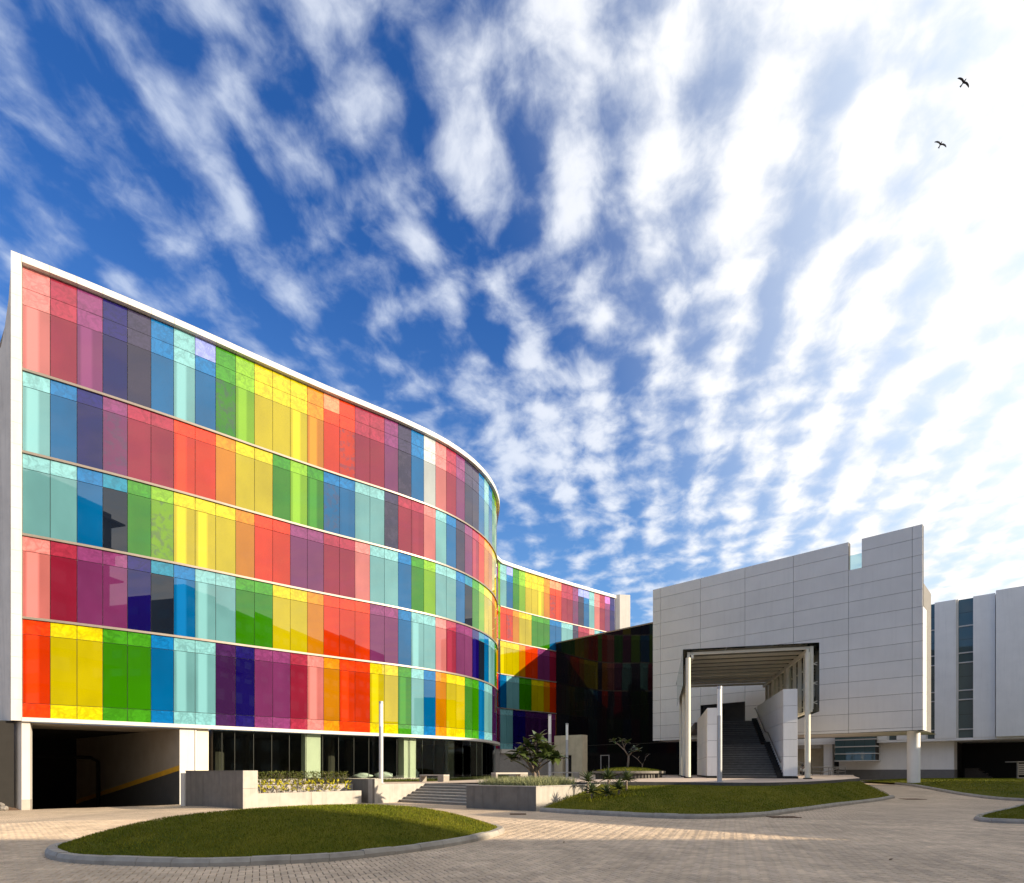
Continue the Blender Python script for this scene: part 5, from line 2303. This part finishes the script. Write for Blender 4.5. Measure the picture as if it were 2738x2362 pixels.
for i_ in range(6):
    for k_ in range(18):
        a_ = 2 * math.pi * k_ / 18
        rr_ = i_ / 5 * (1 + 0.12 * math.sin(3 * a_) + 0.08 * math.sin(5 * a_ + 1))
        mb.v.append((-23.75 + 1.05 * rr_ * math.cos(a_), 26.0 + 0.42 * rr_ * math.sin(a_), -0.22 + 0.42 * (1 - (i_ / 5) ** 1.6) + 0.03 * math.sin(7 * a_ + i_)))
for i_ in range(5):
    for k_ in range(18):
        j_ = (k_ + 1) % 18
        mb.f.append([i_ * 18 + k_, (i_ + 1) * 18 + k_, (i_ + 1) * 18 + j_, i_ * 18 + j_])
mb.build('mound', M['soil'], hp_, True)
for k in range(7):
    bm = bmesh.new()
    bmesh.ops.create_icosphere(bm, subdivisions=2, radius=1.0)
    rr = random.Random(90 + k)
    sx, sy, sz = rr.uniform(.14, .3), rr.uniform(.14, .3), rr.uniform(.08, .16)
    for vv in bm.verts:
        q_ = vv.co * (1 + 0.18 * math.sin(vv.co.x * 5 + k) * math.cos(vv.co.y * 4 + k))
        vv.co = Vector((q_.x * sx, q_.y * sy, q_.z * sz))
    me = bpy.data.meshes.new('rubble_stone')
    bm.to_mesh(me)
    bm.free()
    me.materials.append(M['rock'])
    o = bpy.data.objects.new('rubble_stone', me)
    o.location = (-23.05 - 0.20 * k, 25.80 + 0.10 * (k % 3), -0.10 + 0.13 * (k % 3) + 0.02 * k)
    COL.objects.link(o)
    tag(o, ('first', 'second', 'third', 'fourth', 'fifth', 'sixth', 'seventh')[k] + ' rubble stone outward from the left pier at the foot of the grey wall', 'stone', 'rubble at the left wall')
rg = [(-23.3 - r.uniform(0, 1.3), 25.75 + r.uniform(0, .5), -0.12 + r.uniform(0, .22)) for _ in range(420)]
blades('dry_grass', rg, 0.28, 0.03, M['grass2'], None, 1.2, 'dry grass tufts at the foot of the far left wall', 'grass')

# left-overs of the building work behind the ground floor glass
pb_ = along(param_u(1134), -1.0)
bk_ = thing('paint_bucket', 'white paint bucket standing behind the ground floor glass by the second bright column', 'bucket', (pb_.x, pb_.y, 1.12))
mb = MB()
mb.cyl(pb_.x, pb_.y, 1.12, 1.52, 0.17, 18, 0.21)
smooth_by_angle(mb.build('pail', M['plaster'], bk_))
mb = MB()
mb.cyl(pb_.x, pb_.y, 1.49, 1.54, 0.225, 18)
mb.build('rim', M['plaster'], bk_)
for u_, lab_, hh_ in ((1123, 'tall white sack leaning behind the ground floor glass left of the paint bucket', 0.85), (1043, 'low heap of pale sacking behind the glass right of the leftmost lamp post', 0.42), (985, 'crumpled pale sack on the floor behind the glass left of the leftmost lamp post', 0.36)):
    ps_ = along(param_u(u_), -0.9)
    bm = bmesh.new()
    bmesh.ops.create_icosphere(bm, subdivisions=3, radius=1.0)
    for vv in bm.verts:
        q_ = vv.co * (1 + 0.16 * math.sin(vv.co.x * 4 + u_) * math.cos(vv.co.z * 5) + 0.07 * math.sin(vv.co.y * 9 + vv.co.z * 7))
        vv.co = Vector((q_.x * (0.30 if hh_ > 0.6 else 0.62), q_.y * 0.25, (q_.z * 0.55 + 0.5) * hh_))
    me = bpy.data.meshes.new('sack')
    bm.to_mesh(me)
    bm.free()
    me.materials.append(M['plaster'])
    me.polygons.foreach_set('use_smooth', [True] * len(me.polygons))
    o = bpy.data.objects.new('sack', me)
    o.location = (ps_.x, ps_.y, 1.10)
    COL.objects.link(o)
    tag(o, lab_, 'sack', 'sacks behind the ground floor glass')
# fallen leaves on the paving
dl = leaf_mesh('fallen_leaf', 0.08, 0.035, M['rust'], 0.5, -0.25, 4, 0.2)
for i, (u_, v_, lab_) in enumerate([(2377, 2303, 'curled brown leaf on the shaded paving at the lower right'), (1507, 2257, 'brown leaf on the paving just below the sunlit strip')]):
    Y_ = F * EYE / (v_ - HOR)
    o = bpy.data.objects.new('fallen_leaf', dl)
    o.location = (X(u_, Y_), Y_ , hgt(X(u_, Y_), Y_) + 0.02)
    o.rotation_euler = (0.1, 0.05, i * 1.3)
    COL.objects.link(o)
    tag(o, lab_, 'leaf', 'leaves fallen on the paving')
